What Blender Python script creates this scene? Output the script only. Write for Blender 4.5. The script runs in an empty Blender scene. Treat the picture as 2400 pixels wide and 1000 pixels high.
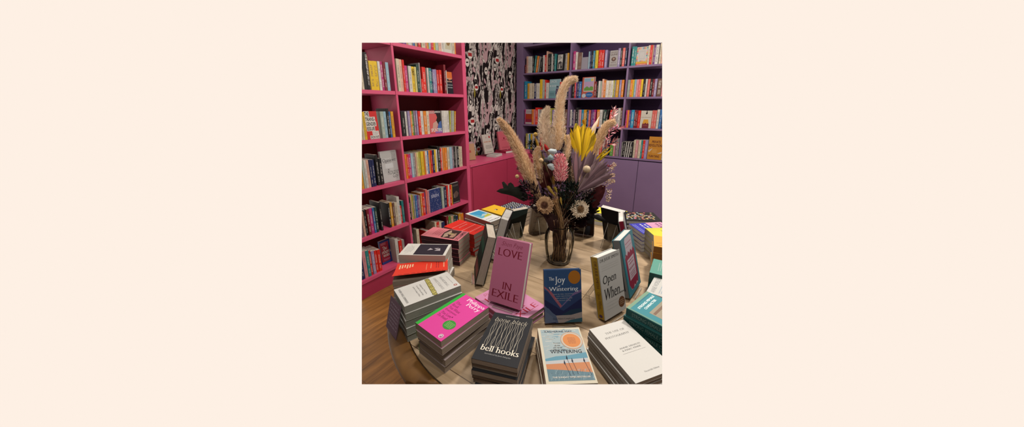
import bpy, bmesh, math, random
from mathutils import Vector, Matrix
random.seed(7)
R = math.radians
SC = bpy.context.scene
COL = SC.collection

# ------------------------------------------------------------------ survey of the room (metres; camera at x=y=0, z=1.5)
F, PX, PY, TH, YAW, H = 703., 1207., 454., R(16.05), R(33.4), 1.5
FW = Vector((-math.sin(YAW)*math.cos(TH), math.cos(YAW)*math.cos(TH), -math.sin(TH)))
RT = Vector((math.cos(YAW), math.sin(YAW), 0)); UPV = RT.cross(FW); CAM = Vector((0, 0, H))
def ray(x, y): return FW + RT*((x-PX)/F) - UPV*((y-PY)/F)
def onz(x, y, z): r = ray(x, y); return CAM + r*((z-H)/r.z)
def onx(x, y, X): r = ray(x, y); return CAM + r*(X/r.x)
def ony(x, y, Y): r = ray(x, y); return CAM + r*(Y/r.y)
def proj(P):
    d = Vector(P)-CAM; z = d.dot(FW)
    return PX+F*d.dot(RT)/z, PY-F*d.dot(UPV)/z
def atd(x, y, D): return CAM + ray(x, y)*D
def solve(f, target, lo, hi):
    flo = f(lo) - target
    for _ in range(40):
        m = (lo+hi)/2; fm = f(m)-target
        if (fm > 0) == (flo > 0): lo, flo = m, fm
        else: hi = m
    return (lo+hi)/2

# ------------------------------------------------------------------ materials
MATS = {}
ALB = .55   # the shop is dim next to the cream light outside: keep paint and paper albedos modest
def sc3(c): return tuple(x*ALB for x in c)
def newmat(name):
    m = bpy.data.materials.new(name); m.use_nodes = True
    return m, m.node_tree.nodes, m.node_tree.links, m.node_tree.nodes['Principled BSDF']
def M(col, rough=.6, spec=.3, name=None, emis=0):
    if max(col) < .09: spec *= .35; rough = max(rough, .5)
    key = (tuple(round(c, 3) for c in col), rough, spec)
    if key in MATS: return MATS[key]
    m, n, l, b = newmat(name or 'paint')
    b.inputs['Base Color'].default_value = (*sc3(col), 1); b.inputs['Roughness'].default_value = rough
    b.inputs['Specular IOR Level'].default_value = spec
    MATS[key] = m; return m
def srgb(r, g, b):
    f = lambda c: ((c/255+.055)/1.055)**2.4 if c > 10 else c/255/12.92
    return (f(r), f(g), f(b))
def noisy(name, c1, c2, scale, rough=.5, spec=.3, stretch=(1, 1, 1), bump=0, detail=4, lo=.35, hi=.65):
    m, n, l, b = newmat(name)
    tc = n.new('ShaderNodeTexCoord'); mp = n.new('ShaderNodeMapping'); mp.inputs['Scale'].default_value = stretch
    nz = n.new('ShaderNodeTexNoise'); nz.inputs['Scale'].default_value = scale; nz.inputs['Detail'].default_value = detail
    cr = n.new('ShaderNodeValToRGB'); cr.color_ramp.elements[0].position = lo; cr.color_ramp.elements[1].position = hi
    cr.color_ramp.elements[0].color = (*sc3(c1), 1); cr.color_ramp.elements[1].color = (*sc3(c2), 1)
    l.new(tc.outputs['Object'], mp.inputs[0]); l.new(mp.outputs[0], nz.inputs['Vector'])
    l.new(nz.outputs[0], cr.inputs[0]); l.new(cr.outputs[0], b.inputs['Base Color'])
    b.inputs['Roughness'].default_value = rough; b.inputs['Specular IOR Level'].default_value = spec
    if bump:
        bp = n.new('ShaderNodeBump'); bp.inputs['Strength'].default_value = bump; bp.inputs['Distance'].default_value = .003
        l.new(nz.outputs[0], bp.inputs['Height']); l.new(bp.outputs[0], b.inputs['Normal'])
    return m
PINK = noisy('pink_paint', (.70, .088, .205), (.73, .095, .22), 6, .42, .35)
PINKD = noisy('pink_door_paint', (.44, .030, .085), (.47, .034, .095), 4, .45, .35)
PINKSHADE = noisy('pink_painted_shade', (.20, .004, .012), (.23, .005, .015), 6, .6, .2)  # pink darkened so the colour carries the shade deep in the bays
PURP = noisy('purple_paint', (.225, .145, .285), (.24, .155, .30), 5, .45, .35)
PURPSHADE = noisy('purple_painted_shade', (.05, .022, .085), (.06, .026, .095), 5, .6, .2)  # bay shade put into the colour: a near-black version of the purple
BLK = M((.012, .012, .014), .4, .4)
PAGE = noisy('page_block', (.50, .44, .38), (.58, .52, .45), 40, .85, .1, (1, 1, 9), 0, 2)
PAGEW = noisy('white_page_block', (.76, .74, .72), (.84, .82, .80), 40, .85, .1, (1, 1, 9), 0, 2)
PAGEG = noisy('grey_page_block', (.36, .37, .33), (.42, .43, .39), 40, .85, .1, (1, 1, 9), 0, 2)
PAGEB = noisy('tan_page_block', (.38, .31, .25), (.45, .37, .30), 40, .85, .1, (1, 1, 9), 0, 2)

def spine_material():
    m, n, l, b = newmat('printed_spine')
    oi = n.new('ShaderNodeObjectInfo'); uv = n.new('ShaderNodeUVMap'); uv.uv_map = 'UV'
    sp = n.new('ShaderNodeSeparateXYZ'); l.new(uv.outputs[0], sp.inputs[0])
    def mt(op, a, b_=None, c=None):
        k = n.new('ShaderNodeMath'); k.operation = op
        for i, v in enumerate((a, b_, c)):
            if v is None: continue
            if isinstance(v, (int, float)): k.inputs[i].default_value = v
            else: l.new(v, k.inputs[i])
        return k.outputs[0]
    u, v = sp.outputs[0], sp.outputs[1]
    rnd = oi.outputs['Random']
    cb = n.new('ShaderNodeCombineXYZ')
    l.new(mt('MULTIPLY', u, 3.2), cb.inputs[0]); l.new(mt('MULTIPLY', v, 62.), cb.inputs[1]); l.new(mt('MULTIPLY', rnd, 91.), cb.inputs[2])
    nz = n.new('ShaderNodeTexNoise'); nz.inputs['Scale'].default_value = 1.; nz.inputs['Detail'].default_value = 1.; l.new(cb.outputs[0], nz.inputs['Vector'])
    ink = mt('GREATER_THAN', nz.outputs[0], .47)
    iu = mt('LESS_THAN', mt('ABSOLUTE', mt('SUBTRACT', u, .5)), mt('ADD', .10, mt('MULTIPLY', rnd, .14)))
    lo = mt('GREATER_THAN', v, .12); hi = mt('LESS_THAN', v, mt('ADD', .72, mt('MULTIPLY', rnd, .18)))
    gap = mt('GREATER_THAN', mt('ABSOLUTE', mt('SUBTRACT', v, mt('ADD', .3, mt('MULTIPLY', rnd, .15)))), .04)
    mask = mt('MULTIPLY', mt('MULTIPLY', ink, iu), mt('MULTIPLY', mt('MULTIPLY', lo, hi), gap))
    sc = n.new('ShaderNodeSeparateColor'); l.new(oi.outputs['Color'], sc.inputs[0])
    lum = mt('ADD', mt('MULTIPLY', sc.outputs[0], .4), mt('ADD', mt('MULTIPLY', sc.outputs[1], .5), mt('MULTIPLY', sc.outputs[2], .1)))
    dark = mt('GREATER_THAN', lum, .24)
    mx0 = n.new('ShaderNodeMix'); mx0.data_type = 'RGBA'; l.new(dark, mx0.inputs[0])
    mx0.inputs[6].default_value = (.75*ALB, .72*ALB, .68*ALB, 1); mx0.inputs[7].default_value = (.05, .03, .05, 1)
    mx = n.new('ShaderNodeMix'); mx.data_type = 'RGBA'
    l.new(mt('MULTIPLY', mask, .5), mx.inputs[0]); l.new(oi.outputs['Color'], mx.inputs[6]); l.new(mx0.outputs[2], mx.inputs[7])
    l.new(mx.outputs[2], b.inputs['Base Color'])
    b.inputs['Roughness'].default_value = .5; b.inputs['Specular IOR Level'].default_value = .3
    return m
SPINE = spine_material()
def plastic():
    m = bpy.data.materials.new('clear_acrylic'); m.use_nodes = True; n = m.node_tree.nodes; l = m.node_tree.links; n.clear()
    o = n.new('ShaderNodeOutputMaterial'); t = n.new('ShaderNodeBsdfTransparent'); g = n.new('ShaderNodeBsdfGlossy'); g.inputs['Roughness'].default_value = .08
    t.inputs[0].default_value = (.93, .93, .92, 1); g.inputs[0].default_value = (.9, .88, .85, 1)
    w = n.new('ShaderNodeLayerWeight'); w.inputs[0].default_value = .12
    x = n.new('ShaderNodeMixShader'); l.new(w.outputs['Facing'], x.inputs[0]); l.new(t.outputs[0], x.inputs[1]); l.new(g.outputs[0], x.inputs[2]); l.new(x.outputs[0], o.inputs[0])
    return m
ACR = plastic()
def glass():
    m = bpy.data.materials.new('vase_glass'); m.use_nodes = True; n = m.node_tree.nodes; l = m.node_tree.links; n.clear()
    o = n.new('ShaderNodeOutputMaterial'); t = n.new('ShaderNodeBsdfTransparent'); g = n.new('ShaderNodeBsdfGlossy'); g.inputs['Roughness'].default_value = .10
    t.inputs[0].default_value = (.965, .96, .95, 1); g.inputs[0].default_value = (.95, .93, .88, 1)
    w = n.new('ShaderNodeLayerWeight'); w.inputs[0].default_value = .16
    x = n.new('ShaderNodeMixShader'); l.new(w.outputs['Fresnel'], x.inputs[0]); l.new(t.outputs[0], x.inputs[1]); l.new(g.outputs[0], x.inputs[2]); l.new(x.outputs[0], o.inputs[0])
    return m
GLASS = glass()
ACRE = M((.62, .58, .52), .2, .5)

# ------------------------------------------------------------------ mesh helpers
def link(name, me, parent=None, mats=None):
    o = bpy.data.objects.new(name, me); COL.objects.link(o)
    if mats is not None:
        for m in (mats if isinstance(mats, (list, tuple)) else [mats]): me.materials.append(m)
    if parent: o.parent = parent
    return o
def bmobj(name, bm, mats, parent=None, smooth=False):
    me = bpy.data.meshes.new(name); bm.to_mesh(me); bm.free()
    if smooth:
        for p in me.polygons: p.use_smooth = True
    return link(name, me, parent, mats)
def empty(name, loc=(0, 0, 0), mat=None):
    o = bpy.data.objects.new(name, None); COL.objects.link(o); o.empty_display_size = .02
    if mat is not None: o.matrix_world = mat
    else: o.location = loc
    return o
def tag(o, label=None, cat=None, group=None, kind=None):
    if label: o['label'] = label
    if cat: o['category'] = cat
    if group: o['group'] = group
    if kind: o['kind'] = kind
    return o
def box(bm, x0, x1, y0, y1, z0, z1, mi=0):
    vs = [bm.verts.new(p) for p in ((x0, y0, z0), (x1, y0, z0), (x1, y1, z0), (x0, y1, z0), (x0, y0, z1), (x1, y0, z1), (x1, y1, z1), (x0, y1, z1))]
    for f in ((3, 2, 1, 0), (4, 5, 6, 7), (0, 1, 5, 4), (1, 2, 6, 5), (2, 3, 7, 6), (3, 0, 4, 7)):
        fc = bm.faces.new([vs[i] for i in f]); fc.material_index = mi
def boxobj(name, b, mat, parent=None, bev=0):
    bm = bmesh.new(); box(bm, *b)
    if bev: bmesh.ops.bevel(bm, geom=bm.edges[:], offset=bev, segments=2, affect='EDGES')
    return bmobj(name, bm, mat, parent)
def tube(bm, pts, rad, seg=6, mi=0, cap=True):
    pts = [Vector(p) for p in pts]; n = len(pts)
    if not isinstance(rad, (list, tuple)): rad = [rad]*n
    rings = []; up = Vector((0, 0, 1)); prev = None
    for i, p in enumerate(pts):
        t = (pts[min(i+1, n-1)]-pts[max(i-1, 0)])
        if t.length < 1e-9: t = Vector((0, 0, 1))
        t.normalize()
        a = prev if prev is not None else (Vector((1, 0, 0)) if abs(t.x) < .8 else Vector((0, 1, 0)))
        a = (a - t*a.dot(t)).normalized(); prev = a; b = t.cross(a)
        rings.append([bm.verts.new(p + (a*math.cos(2*math.pi*k/seg)+b*math.sin(2*math.pi*k/seg))*rad[i]) for k in range(seg)])
    for i in range(n-1):
        for k in range(seg):
            f = bm.faces.new((rings[i][k], rings[i][(k+1) % seg], rings[i+1][(k+1) % seg], rings[i+1][k])); f.material_index = mi; f.smooth = True
    if cap:
        f = bm.faces.new(rings[0][::-1]); f.material_index = mi
        f = bm.faces.new(rings[-1]); f.material_index = mi
def lathe(bm, prof, seg=48, cx=0, cy=0, mi=0, flute=0, nf=0):
    rings = []
    for r, z in prof:
        rings.append([bm.verts.new((cx+(r*(1+flute*abs(math.cos(nf*math.pi*k/seg)))*math.cos(2*math.pi*k/seg)), cy+(r*(1+flute*abs(math.cos(nf*math.pi*k/seg)))*math.sin(2*math.pi*k/seg)), z)) for k in range(seg)])
    for i in range(len(rings)-1):
        for k in range(seg):
            f = bm.faces.new((rings[i][k], rings[i][(k+1) % seg], rings[i+1][(k+1) % seg], rings[i+1][k])); f.material_index = mi; f.smooth = True
    return rings
def bez(pts, n=12):
    """smooth curve through pts (Catmull-Rom)"""
    P = [Vector(p) for p in pts]; P = [P[0]*2-P[1]] + P + [P[-1]*2-P[-2]]; out = []
    for i in range(1, len(P)-2):
        for k in range(n):
            t = k/n; a, b, c, d = P[i-1], P[i], P[i+1], P[i+2]
            out.append(.5*((2*b)+(c-a)*t+(2*a-5*b+4*c-d)*t*t+(3*b-a-3*c+d)*t**3))
    out.append(P[-2]); return out

# ------------------------------------------------------------------ lettering
_txt = {}
def glyphs(s, style):
    """flat outline of a word as (verts2d, faces), unit height about 1; style: sans, bold, serif, thin, script, italic"""
    key = (s, style)
    if key in _txt: return _txt[key]
    cu = bpy.data.curves.new('t', 'FONT'); cu.body = s; cu.size = 1; cu.resolution_u = 3; cu.fill_mode = 'FRONT'
    cu.align_x = 'LEFT'
    if style == 'bold': cu.offset = .022
    if style == 'serif': cu.offset = -.020
    if style == 'thin': cu.offset = -.024
    if style == 'script': cu.offset = -.016; cu.shear = .35
    if style == 'italic': cu.offset = -.012; cu.shear = .22
    if style in ('caps',): cu.space_character = 1.25
    o = bpy.data.objects.new('t', cu); COL.objects.link(o)
    dg = bpy.context.evaluated_depsgraph_get(); dg.update()
    me = bpy.data.meshes.new_from_object(o.evaluated_get(dg))
    vs = [(v.co.x, v.co.y, 0.) for v in me.vertices]; fs = [tuple(p.vertices) for p in me.polygons]
    if style in ('serif', 'italic'):
        # broad-nib contrast: thicken the uprights only, then add serifs at stem ends
        base_v, base_f = list(vs), list(fs)
        for q_, dx in enumerate((.012, .024, .036, .048)):
            k = len(vs); vs += [(x+dx, y, .000008*(q_+1)) for x, y, _z in base_v]; fs += [tuple(i+k for i in f) for f in base_f]
        cnt = {}
        for f in base_f:
            for i in range(len(f)):
                e = tuple(sorted((f[i], f[(i+1) % len(f)]))); cnt[e] = cnt.get(e, 0)+1
        adj = {}
        bd = [e for e, c in cnt.items() if c == 1]
        for a, b in bd: adj.setdefault(a, []).append(b); adj.setdefault(b, []).append(a)
        sh = .22 if style == 'italic' else 0
        for a, b in bd:
            (xa, ya, _), (xb, yb, _) = base_v[a], base_v[b]
            if abs(ya-yb) > .004 or not (.02 < abs(xa-xb) < .16): continue
            ok = True; away = 0
            for p, q in ((a, b), (b, a)):
                o2 = [t for t in adj[p] if t != q]
                if not o2: ok = False; break
                dx = base_v[o2[0]][0]-base_v[p][0]; dy = base_v[o2[0]][1]-base_v[p][1]
                if abs(dy) < abs(dx)*.9 or abs(dy) < .06: ok = False
                away += 1 if dy > 0 else -1
            if not ok or away == 0: continue
            x0, x1 = min(xa, xb)-.05, max(xa, xb)+.098; y0 = ya; y1 = ya + (.03 if away > 0 else -.03)
            k = len(vs); vs += [(x0, y0, .00005), (x1, y0, .00005), (x1, y1, .00005), (x0, y1, .00005)]; fs.append((k, k+1, k+2, k+3) if away > 0 else (k+3, k+2, k+1, k))
    bpy.data.objects.remove(o); bpy.data.curves.remove(cu); bpy.data.meshes.remove(me)
    xs = [v[0] for v in vs]; ys = [v[1] for v in vs]
    r = (vs, fs, (min(xs), max(xs), min(ys), max(ys))) if vs else ([], [], (0, 1, 0, 1))
    _txt[key] = r; return r

class Art:
    """flat printing on a cover: shapes in cover fractions, u to the right, v up"""
    def __init__(s): s.bm = bmesh.new(); s.mats = []; s.k = 0
    def mi(s, c):
        m = M(c, .55, .25)
        if m not in s.mats: s.mats.append(m)
        return s.mats.index(m)
    def layer(s, d=1.): s.k += d; return s.k*.000016
    def poly(s, pts, c):
        z = s.layer(); f = s.bm.faces.new([s.bm.verts.new((p[0], p[1], z)) for p in pts]); f.material_index = s.mi(c)
        if f.normal.z < 0 or True:
            f.normal_update()
            if f.normal.z < 0: f.normal_flip()
    def rect(s, u0, v0, u1, v1, c): s.poly([(u0, v0), (u1, v0), (u1, v1), (u0, v1)], c)
    def ell(s, u, v, a, b, c, n=28): s.poly([(u+a*math.cos(2*math.pi*k/n), v+b*math.sin(2*math.pi*k/n)) for k in range(n)], c)
    def line(s, pts, w, c, asp=1.):
        z = s.layer(.12); i = s.mi(c)
        for a, b in zip(pts[:-1], pts[1:]):
            dx, dy = b[0]-a[0], (b[1]-a[1])*asp; L = math.hypot(dx, dy) or 1; nx, ny = -dy/L*w/2, dx/L*w/2/asp
            f = s.bm.faces.new([s.bm.verts.new((p[0]+q*nx, p[1]+q*ny, z)) for p, q in ((a, -1), (b, -1), (b, 1), (a, 1))]); f.material_index = i
    def text(s, t, u0, v0, u1, v1, c, style='sans', rot=0):
        vs, fs, (x0, x1, y0, y1) = glyphs(t, style)
        if not vs: return
        z = s.layer(2.); i = s.mi(c); out = []
        for x, y, zz in vs:
            a, b = (x-x0)/(x1-x0), (y-y0)/(y1-y0)
            if rot == 90: a, b = 1-b, a       # reads upward
            if rot == -90: a, b = b, 1-a      # reads downward
            if rot == 180: a, b = 1-a, 1-b
            out.append(s.bm.verts.new((u0+a*(u1-u0), v0+b*(v1-v0), z+zz)))
        for f in fs:
            try: g = s.bm.faces.new([out[q] for q in f]); g.material_index = i
            except ValueError: pass
    def scrib(s, u0, v0, u1, v1, c, rows=1, seed=1, vert=False):
        """rows of small print too fine to read: short dashes"""
        rr = random.Random(seed); z = s.layer(); i = s.mi(c)
        for r in range(rows):
            h = (v1-v0)/rows if not vert else (u1-u0)/rows
            p = u0 if not vert else v0; end = u1 if not vert else v1
            p += rr.random()*.1*(end-p) if rows > 1 else 0
            while p < end:
                w = rr.uniform(.25, .8)*h*1.5; w = min(w, end-p)
                if not vert: a = (p, v1-(r+.7)*h); b = (p+w, v1-(r+.3)*h)
                else: a = (u0+(r+.3)*h, p); b = (u0+(r+.7)*h, p+w)
                f = s.bm.faces.new([s.bm.verts.new((q[0], q[1], z)) for q in (a, (b[0], a[1]), b, (a[0], b[1]))]); f.material_index = i
                p += w + h*rr.uniform(.2, .5)
    def make(s, parent, mat, name='cover_print'):
        s.bm.transform(mat); return bmobj(name, s.bm, s.mats, parent)

# ------------------------------------------------------------------ books
def bookmesh(w, h, t, hard, spc=None, color=None):
    """cover shell lying face up: spine at x=-w/2, z 0..t"""
    c = .0028 if hard else .0007; o = .003 if hard else 0
    bm = bmesh.new()
    box(bm, -w/2, w/2, -h/2, h/2, t-c, t); box(bm, -w/2, w/2, -h/2, h/2, 0, c); box(bm, -w/2, -w/2+c*1.3, -h/2, h/2, c, t-c, 1)
    if hard: bmesh.ops.bevel(bm, geom=bm.edges[:], offset=.0008, segments=1, affect='EDGES')
    pg = bmesh.new(); box(pg, -w/2+c*1.3, w/2-o-.0004, -h/2+o+.0004, h/2-o-.0004, c, t-c)
    return bm, pg
def book(name, w, h, t, cover, page=PAGE, hard=False, spine=None, mat=None):
    root = empty(name, mat=mat)
    bm, pg = bookmesh(w, h, t, hard)
    bmobj('cover', bm, [cover, spine or cover], root)
    bmobj('pages', pg, page, root)
    root['_d'] = (w, h, t)
    return root
def cover_face(w, h, t):    # cover fractions -> front board
    return Matrix.Translation((-w/2, -h/2, t)) @ Matrix.Diagonal((w, h, 1, 1))
def back_face(w, h, t):
    return Matrix.Translation((w/2, -h/2, 0)) @ Matrix.Diagonal((-w, h, -1, 1))
def spine_face(w, h, t):    # u along thickness (front at u=1?), v up the spine
    return Matrix(((0, 0, -1, -w/2), (0, h, 0, -h/2), (t, 0, 0, 0), (0, 0, 0, 1)))
def copytree(root, mat):
    r = root.copy(); COL.objects.link(r); r.parent = None; r.matrix_world = mat
    for ch in root.children:
        c = ch.copy(); COL.objects.link(c); c.parent = r
    return r
ORD = ['first', 'second', 'third', 'fourth', 'fifth', 'sixth', 'seventh', 'eighth', 'ninth', 'tenth', 'eleventh', 'twelfth', 'thirteenth', 'fourteenth', 'fifteenth',
       'sixteenth', 'seventeenth', 'eighteenth', 'nineteenth', 'twentieth'] + ['twenty-'+x for x in ('first', 'second', 'third', 'fourth', 'fifth', 'sixth', 'seventh', 'eighth', 'ninth')] + ['thirtieth'] + ['thirty-'+x for x in ('first', 'second', 'third', 'fourth', 'fifth', 'sixth', 'seventh', 'eighth', 'ninth')]

# ------------------------------------------------------------------ room shell
XP, YB = -2.176, 3.85           # front plane of the pink case, of the purple case
def floor_mat():
    m, n, l, b = newmat('oak_floor_boards')
    tc = n.new('ShaderNodeTexCoord'); mp = n.new('ShaderNodeMapping'); mp.inputs['Rotation'].default_value = (0, 0, R(90)); l.new(tc.outputs['Object'], mp.inputs[0])
    br = n.new('ShaderNodeTexBrick'); br.inputs['Scale'].default_value = 1; br.inputs['Brick Width'].default_value = 1.3; br.inputs['Row Height'].default_value = .13
    br.inputs['Mortar Size'].default_value = .0012; br.inputs['Color1'].default_value = (.24, .115, .032, 1); br.inputs['Color2'].default_value = (.19, .088, .023, 1); br.inputs['Mortar'].default_value = (.08, .03, .01, 1)
    l.new(mp.outputs[0], br.inputs[0])
    m2 = n.new('ShaderNodeMapping'); m2.inputs['Scale'].default_value = (16, 1.6, 1); l.new(tc.outputs['Object'], m2.inputs[0])
    nz = n.new('ShaderNodeTexNoise'); nz.inputs['Scale'].default_value = 2.2; nz.inputs['Detail'].default_value = 6; l.new(m2.outputs[0], nz.inputs['Vector'])
    cr = n.new('ShaderNodeValToRGB'); cr.color_ramp.elements[0].color = (.5, .45, .4, 1); cr.color_ramp.elements[1].color = (1.2, 1.15, 1.1, 1); cr.color_ramp.elements[0].position = .3; cr.color_ramp.elements[1].position = .7
    l.new(nz.outputs[0], cr.inputs[0])
    mx = n.new('ShaderNodeMix'); mx.data_type = 'RGBA'; mx.blend_type = 'MULTIPLY'; mx.inputs[0].default_value = 1
    l.new(br.outputs[0], mx.inputs[6]); l.new(cr.outputs[0], mx.inputs[7]); l.new(mx.outputs[2], b.inputs['Base Color'])
    b.inputs['Roughness'].default_value = .38; b.inputs['Specular IOR Level'].default_value = .35
    return m
tag(boxobj('floor', (-2.6, -.2, -.2, 4.2, -.03, 0), floor_mat()), kind='structure')
WHITEWALL = M((.62, .58, .54), .8, .1)

def wallpaper():
    bm = bmesh.new(); x0 = -2.56
    def quad(pts, dx, mi):
        f = bm.faces.new([bm.verts.new((x0+dx, p[0], p[1])) for p in pts]); f.material_index = mi
    ya, yb, za, zb = 2.36, 4.14, .85, 2.85
    box(bm, x0-.04, x0, .9, 4.14, 0, 2.85, 0)
    rr = random.Random(11)
    q0, q1 = onx(1101, 128, x0), onx(1165, 141, x0); per_y = q1.y-q0.y; per_z = q0.z-onx(1107, 284, x0).z
    oy0, oz0 = q0.y-per_y, q0.z-3*per_z
    def strip(y, z, L, w, ang, bend, dx, mi, prof):
        n = len(prof); c = []
        for i in range(n):
            a = ang+bend*(i/(n-1)-.5); c.append((y, z, a)); y += math.cos(a)*L/(n-1); z += math.sin(a)*L/(n-1)
        le = [(cy+math.cos(a+1.571)*w*prof[i]/2, cz+math.sin(a+1.571)*w*prof[i]/2) for i, (cy, cz, a) in enumerate(c)]
        ri = [(cy-math.cos(a+1.571)*w*prof[i]/2, cz-math.sin(a+1.571)*w*prof[i]/2) for i, (cy, cz, a) in enumerate(c)]
        for i in range(n-1):
            q = [le[i], le[i+1], ri[i+1], ri[i]]
            if all(ya < p[0] < yb and za < p[1] < zb for p in q): quad(q, dx, mi)
    def limb(y, z, L, w, ang, bend, dx, mi): strip(y, z, L, w, ang, bend, dx, mi, [.25, .8, 1, .85, .7, .75, .2])
    motif = []
    def add(*a): motif.append(a)
    LEG = [.9, 1, .85, .6, .7, .55, .35, .5, .15]; TOR = [.8, 1, .75, .7, .95, 1, .5]
    for k in range(11): add(rr.uniform(0, per_y), rr.uniform(0, per_z), rr.uniform(.16, .34), rr.uniform(.07, .14), rr.gauss(math.pi/2, .25), rr.gauss(0, .7), 1, [.2, .7, 1, .9, .8, .6, .1])
    for k in range(19):       # figures: torso, legs, raised arms, head, hair or dress
        y, z = rr.uniform(0, per_y), rr.uniform(0, per_z); s = rr.uniform(.75, 1.15); t = rr.gauss(0, .14); up = math.pi/2+t; mi = rr.choice([2, 3, 3, 4]); cy, cz = math.cos(up), math.sin(up)
        add(y-.05*s, z-.02, .30*s, .075*s, -math.pi/2+t-.1, .3, 1, LEG)
        for sd in (-1, 1): add(y+sd*.016*s, z, .22*s, .036*s, -math.pi/2+t+sd*rr.uniform(.02, .3), sd*-.25, mi, LEG)
        add(y, z-.01, .13*s, .062*s, up, 0, mi, TOR)
        ty, tz = y+cy*.115*s, z+cz*.115*s
        for sd in (-1, 1):
            if rr.random() < .6: add(ty+sd*.024*s, tz-.01, .14*s, .02*s, up+sd*rr.uniform(-.6, -.05)*-1, sd*.5, mi, [1, .9, .8, .7, .7, .9, .4])
            else: add(ty+sd*.024*s, tz, .13*s, .02*s, -math.pi/2+sd*.5, sd*-.9, mi, [1, .9, .8, .7, .7, .9, .4])
        add(ty-.004, tz-.005, .075*s, .052*s, up, .1, 1, [.5, 1, 1.1, 1, .4]); add(ty, tz+.004, .05*s, .032*s, up, 0, mi, [.35, .9, 1, .85, .3])
        if rr.random() < .5: add(y, z+.02, .12*s, .085*s, -math.pi/2+t, 0, 1, [.6, .8, 1, 1.1, 1.1])
        for q in range(3): add(y+rr.uniform(-.03, .03)*s, z+rr.uniform(-.16, .1)*s, rr.uniform(.03, .08), .006, rr.uniform(0, 3.14), 1, 1, [.3, 1, 1, .3])
    for k in range(10): add(rr.uniform(0, per_y), rr.uniform(0, per_z), rr.uniform(.05, .10), rr.uniform(.03, .05), rr.uniform(0, 3), rr.gauss(0, .5), 0, [.3, 1, .8, .4])
    dxk = .0003
    for mo in motif:
        dxk += .000012
        for iy in range(0, 6):
            for iz in range(-1, 7):
                strip(oy0+iy*per_y+mo[0], oz0+iz*per_z+mo[1], mo[2], mo[3], mo[4], mo[5], dxk, mo[6], mo[7])
    def disc(y, z, a, b, mi, d):
        quad([(y+a*math.cos(k*math.pi/12), z+b*math.sin(k*math.pi/12)) for k in range(24)], d, mi)
    # round placards of the pattern: white discs with a red bar; white lettered ovals; yellow stripes
    for iy in range(0, 6):
        for iz in range(-1, 7):
            for yy, zz, kind in ((0, 0, 'r'), (per_y*.18, -per_z*.47, 'r'), (per_y*.55, -per_z*.20, 'o'), (per_y*.9, -per_z*.12, 'o'), (per_y*.10, -per_z*.55, 'y')):
                y, z = oy0+iy*per_y+yy, oz0+iz*per_z+zz
                if not (ya+.06 < y < yb-.06 and za+.06 < z < zb-.06): continue
                if kind == 'r':
                    b_ = .047 if zz == 0 else .038; disc(y, z, b_*1.08, b_*1.1, 1, .0038); disc(y, z, b_, b_*1.02, 4, .0039); quad([(y-b_*.72, z-b_*.38), (y+b_*.72, z-b_*.38), (y+b_*.72, z+b_*.42), (y-b_*.72, z+b_*.42)], .0040, 5)
                elif kind == 'o': disc(y, z, .040, .052, 1, .0038); disc(y, z, .034, .046, 4, .0039); quad([(y-.02, z-.008), (y+.018, z-.002), (y+.016, z+.012), (y-.02, z+.006)], .0040, 1)
                else: strip(y, z-.06, .11, .030, 1.6, .4, .0040, 6, [.3, .8, 1, .8, .3])
    mats = [M((.56, .36, .40), .7, .15), M((.016, .010, .012), .7, .15), noisy('halftone_dark', (.10, .08, .08), (.50, .46, .45), 38, .7, .1), noisy('halftone_mid', (.26, .22, .22), (.80, .74, .71), 30, .7, .1), noisy('halftone_pale', (.52, .46, .45), (.95, .88, .84), 26, .7, .1), M((.42, .02, .025), .7, .15), M((.30, .24, .03), .7, .15)]
    return tag(bmobj('wall_left', bm, mats), kind='structure')
wallpaper()
tag(boxobj('wall_back', (-2.56, 0, 4.15, 4.2, 0, 2.85), PURPSHADE), kind='structure')
# the rest of the room, behind and beside the camera
def slab(name, pts, z0, z1, mat):
    bm = bmesh.new(); a = [bm.verts.new((x, y, z0)) for x, y in pts]; b = [bm.verts.new((x, y, z1)) for x, y in pts]
    bm.faces.new(a[::-1]); bm.faces.new(b)
    for i in range(len(pts)): bm.faces.new((a[i], a[(i+1) % len(pts)], b[(i+1) % len(pts)], b[i]))
    return tag(bmobj(name, bm, mat), kind='structure')
SHELL = [slab('ceiling', [(-2.6, -2.6), (1.65, -2.6), (1.65, 4.2), (-1.5, 4.2), (-2.6, 3.45)], 2.85, 2.9, WHITEWALL),
         slab('wall_right', [(1.6, -2.6), (1.65, -2.6), (1.65, 2.35), (1.6, 2.35)], 0, 2.85, WHITEWALL),
         slab('wall_front', [(-2.6, -2.65), (1.65, -2.65), (1.65, -2.6), (-2.6, -2.6)], 0, 2.85, WHITEWALL),
         slab('wall_left', [(-2.6, -2.6), (-2.56, -2.6), (-2.56, -.55), (-2.6, -.55)], 0, 2.85, WHITEWALL),
         slab('floor', [(-2.6, -2.6), (1.65, -2.6), (1.65, 2.25), (-2.0, -.15), (-2.6, -.56)], -.03, 0, bpy.data.materials['oak_floor_boards'])]
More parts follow.
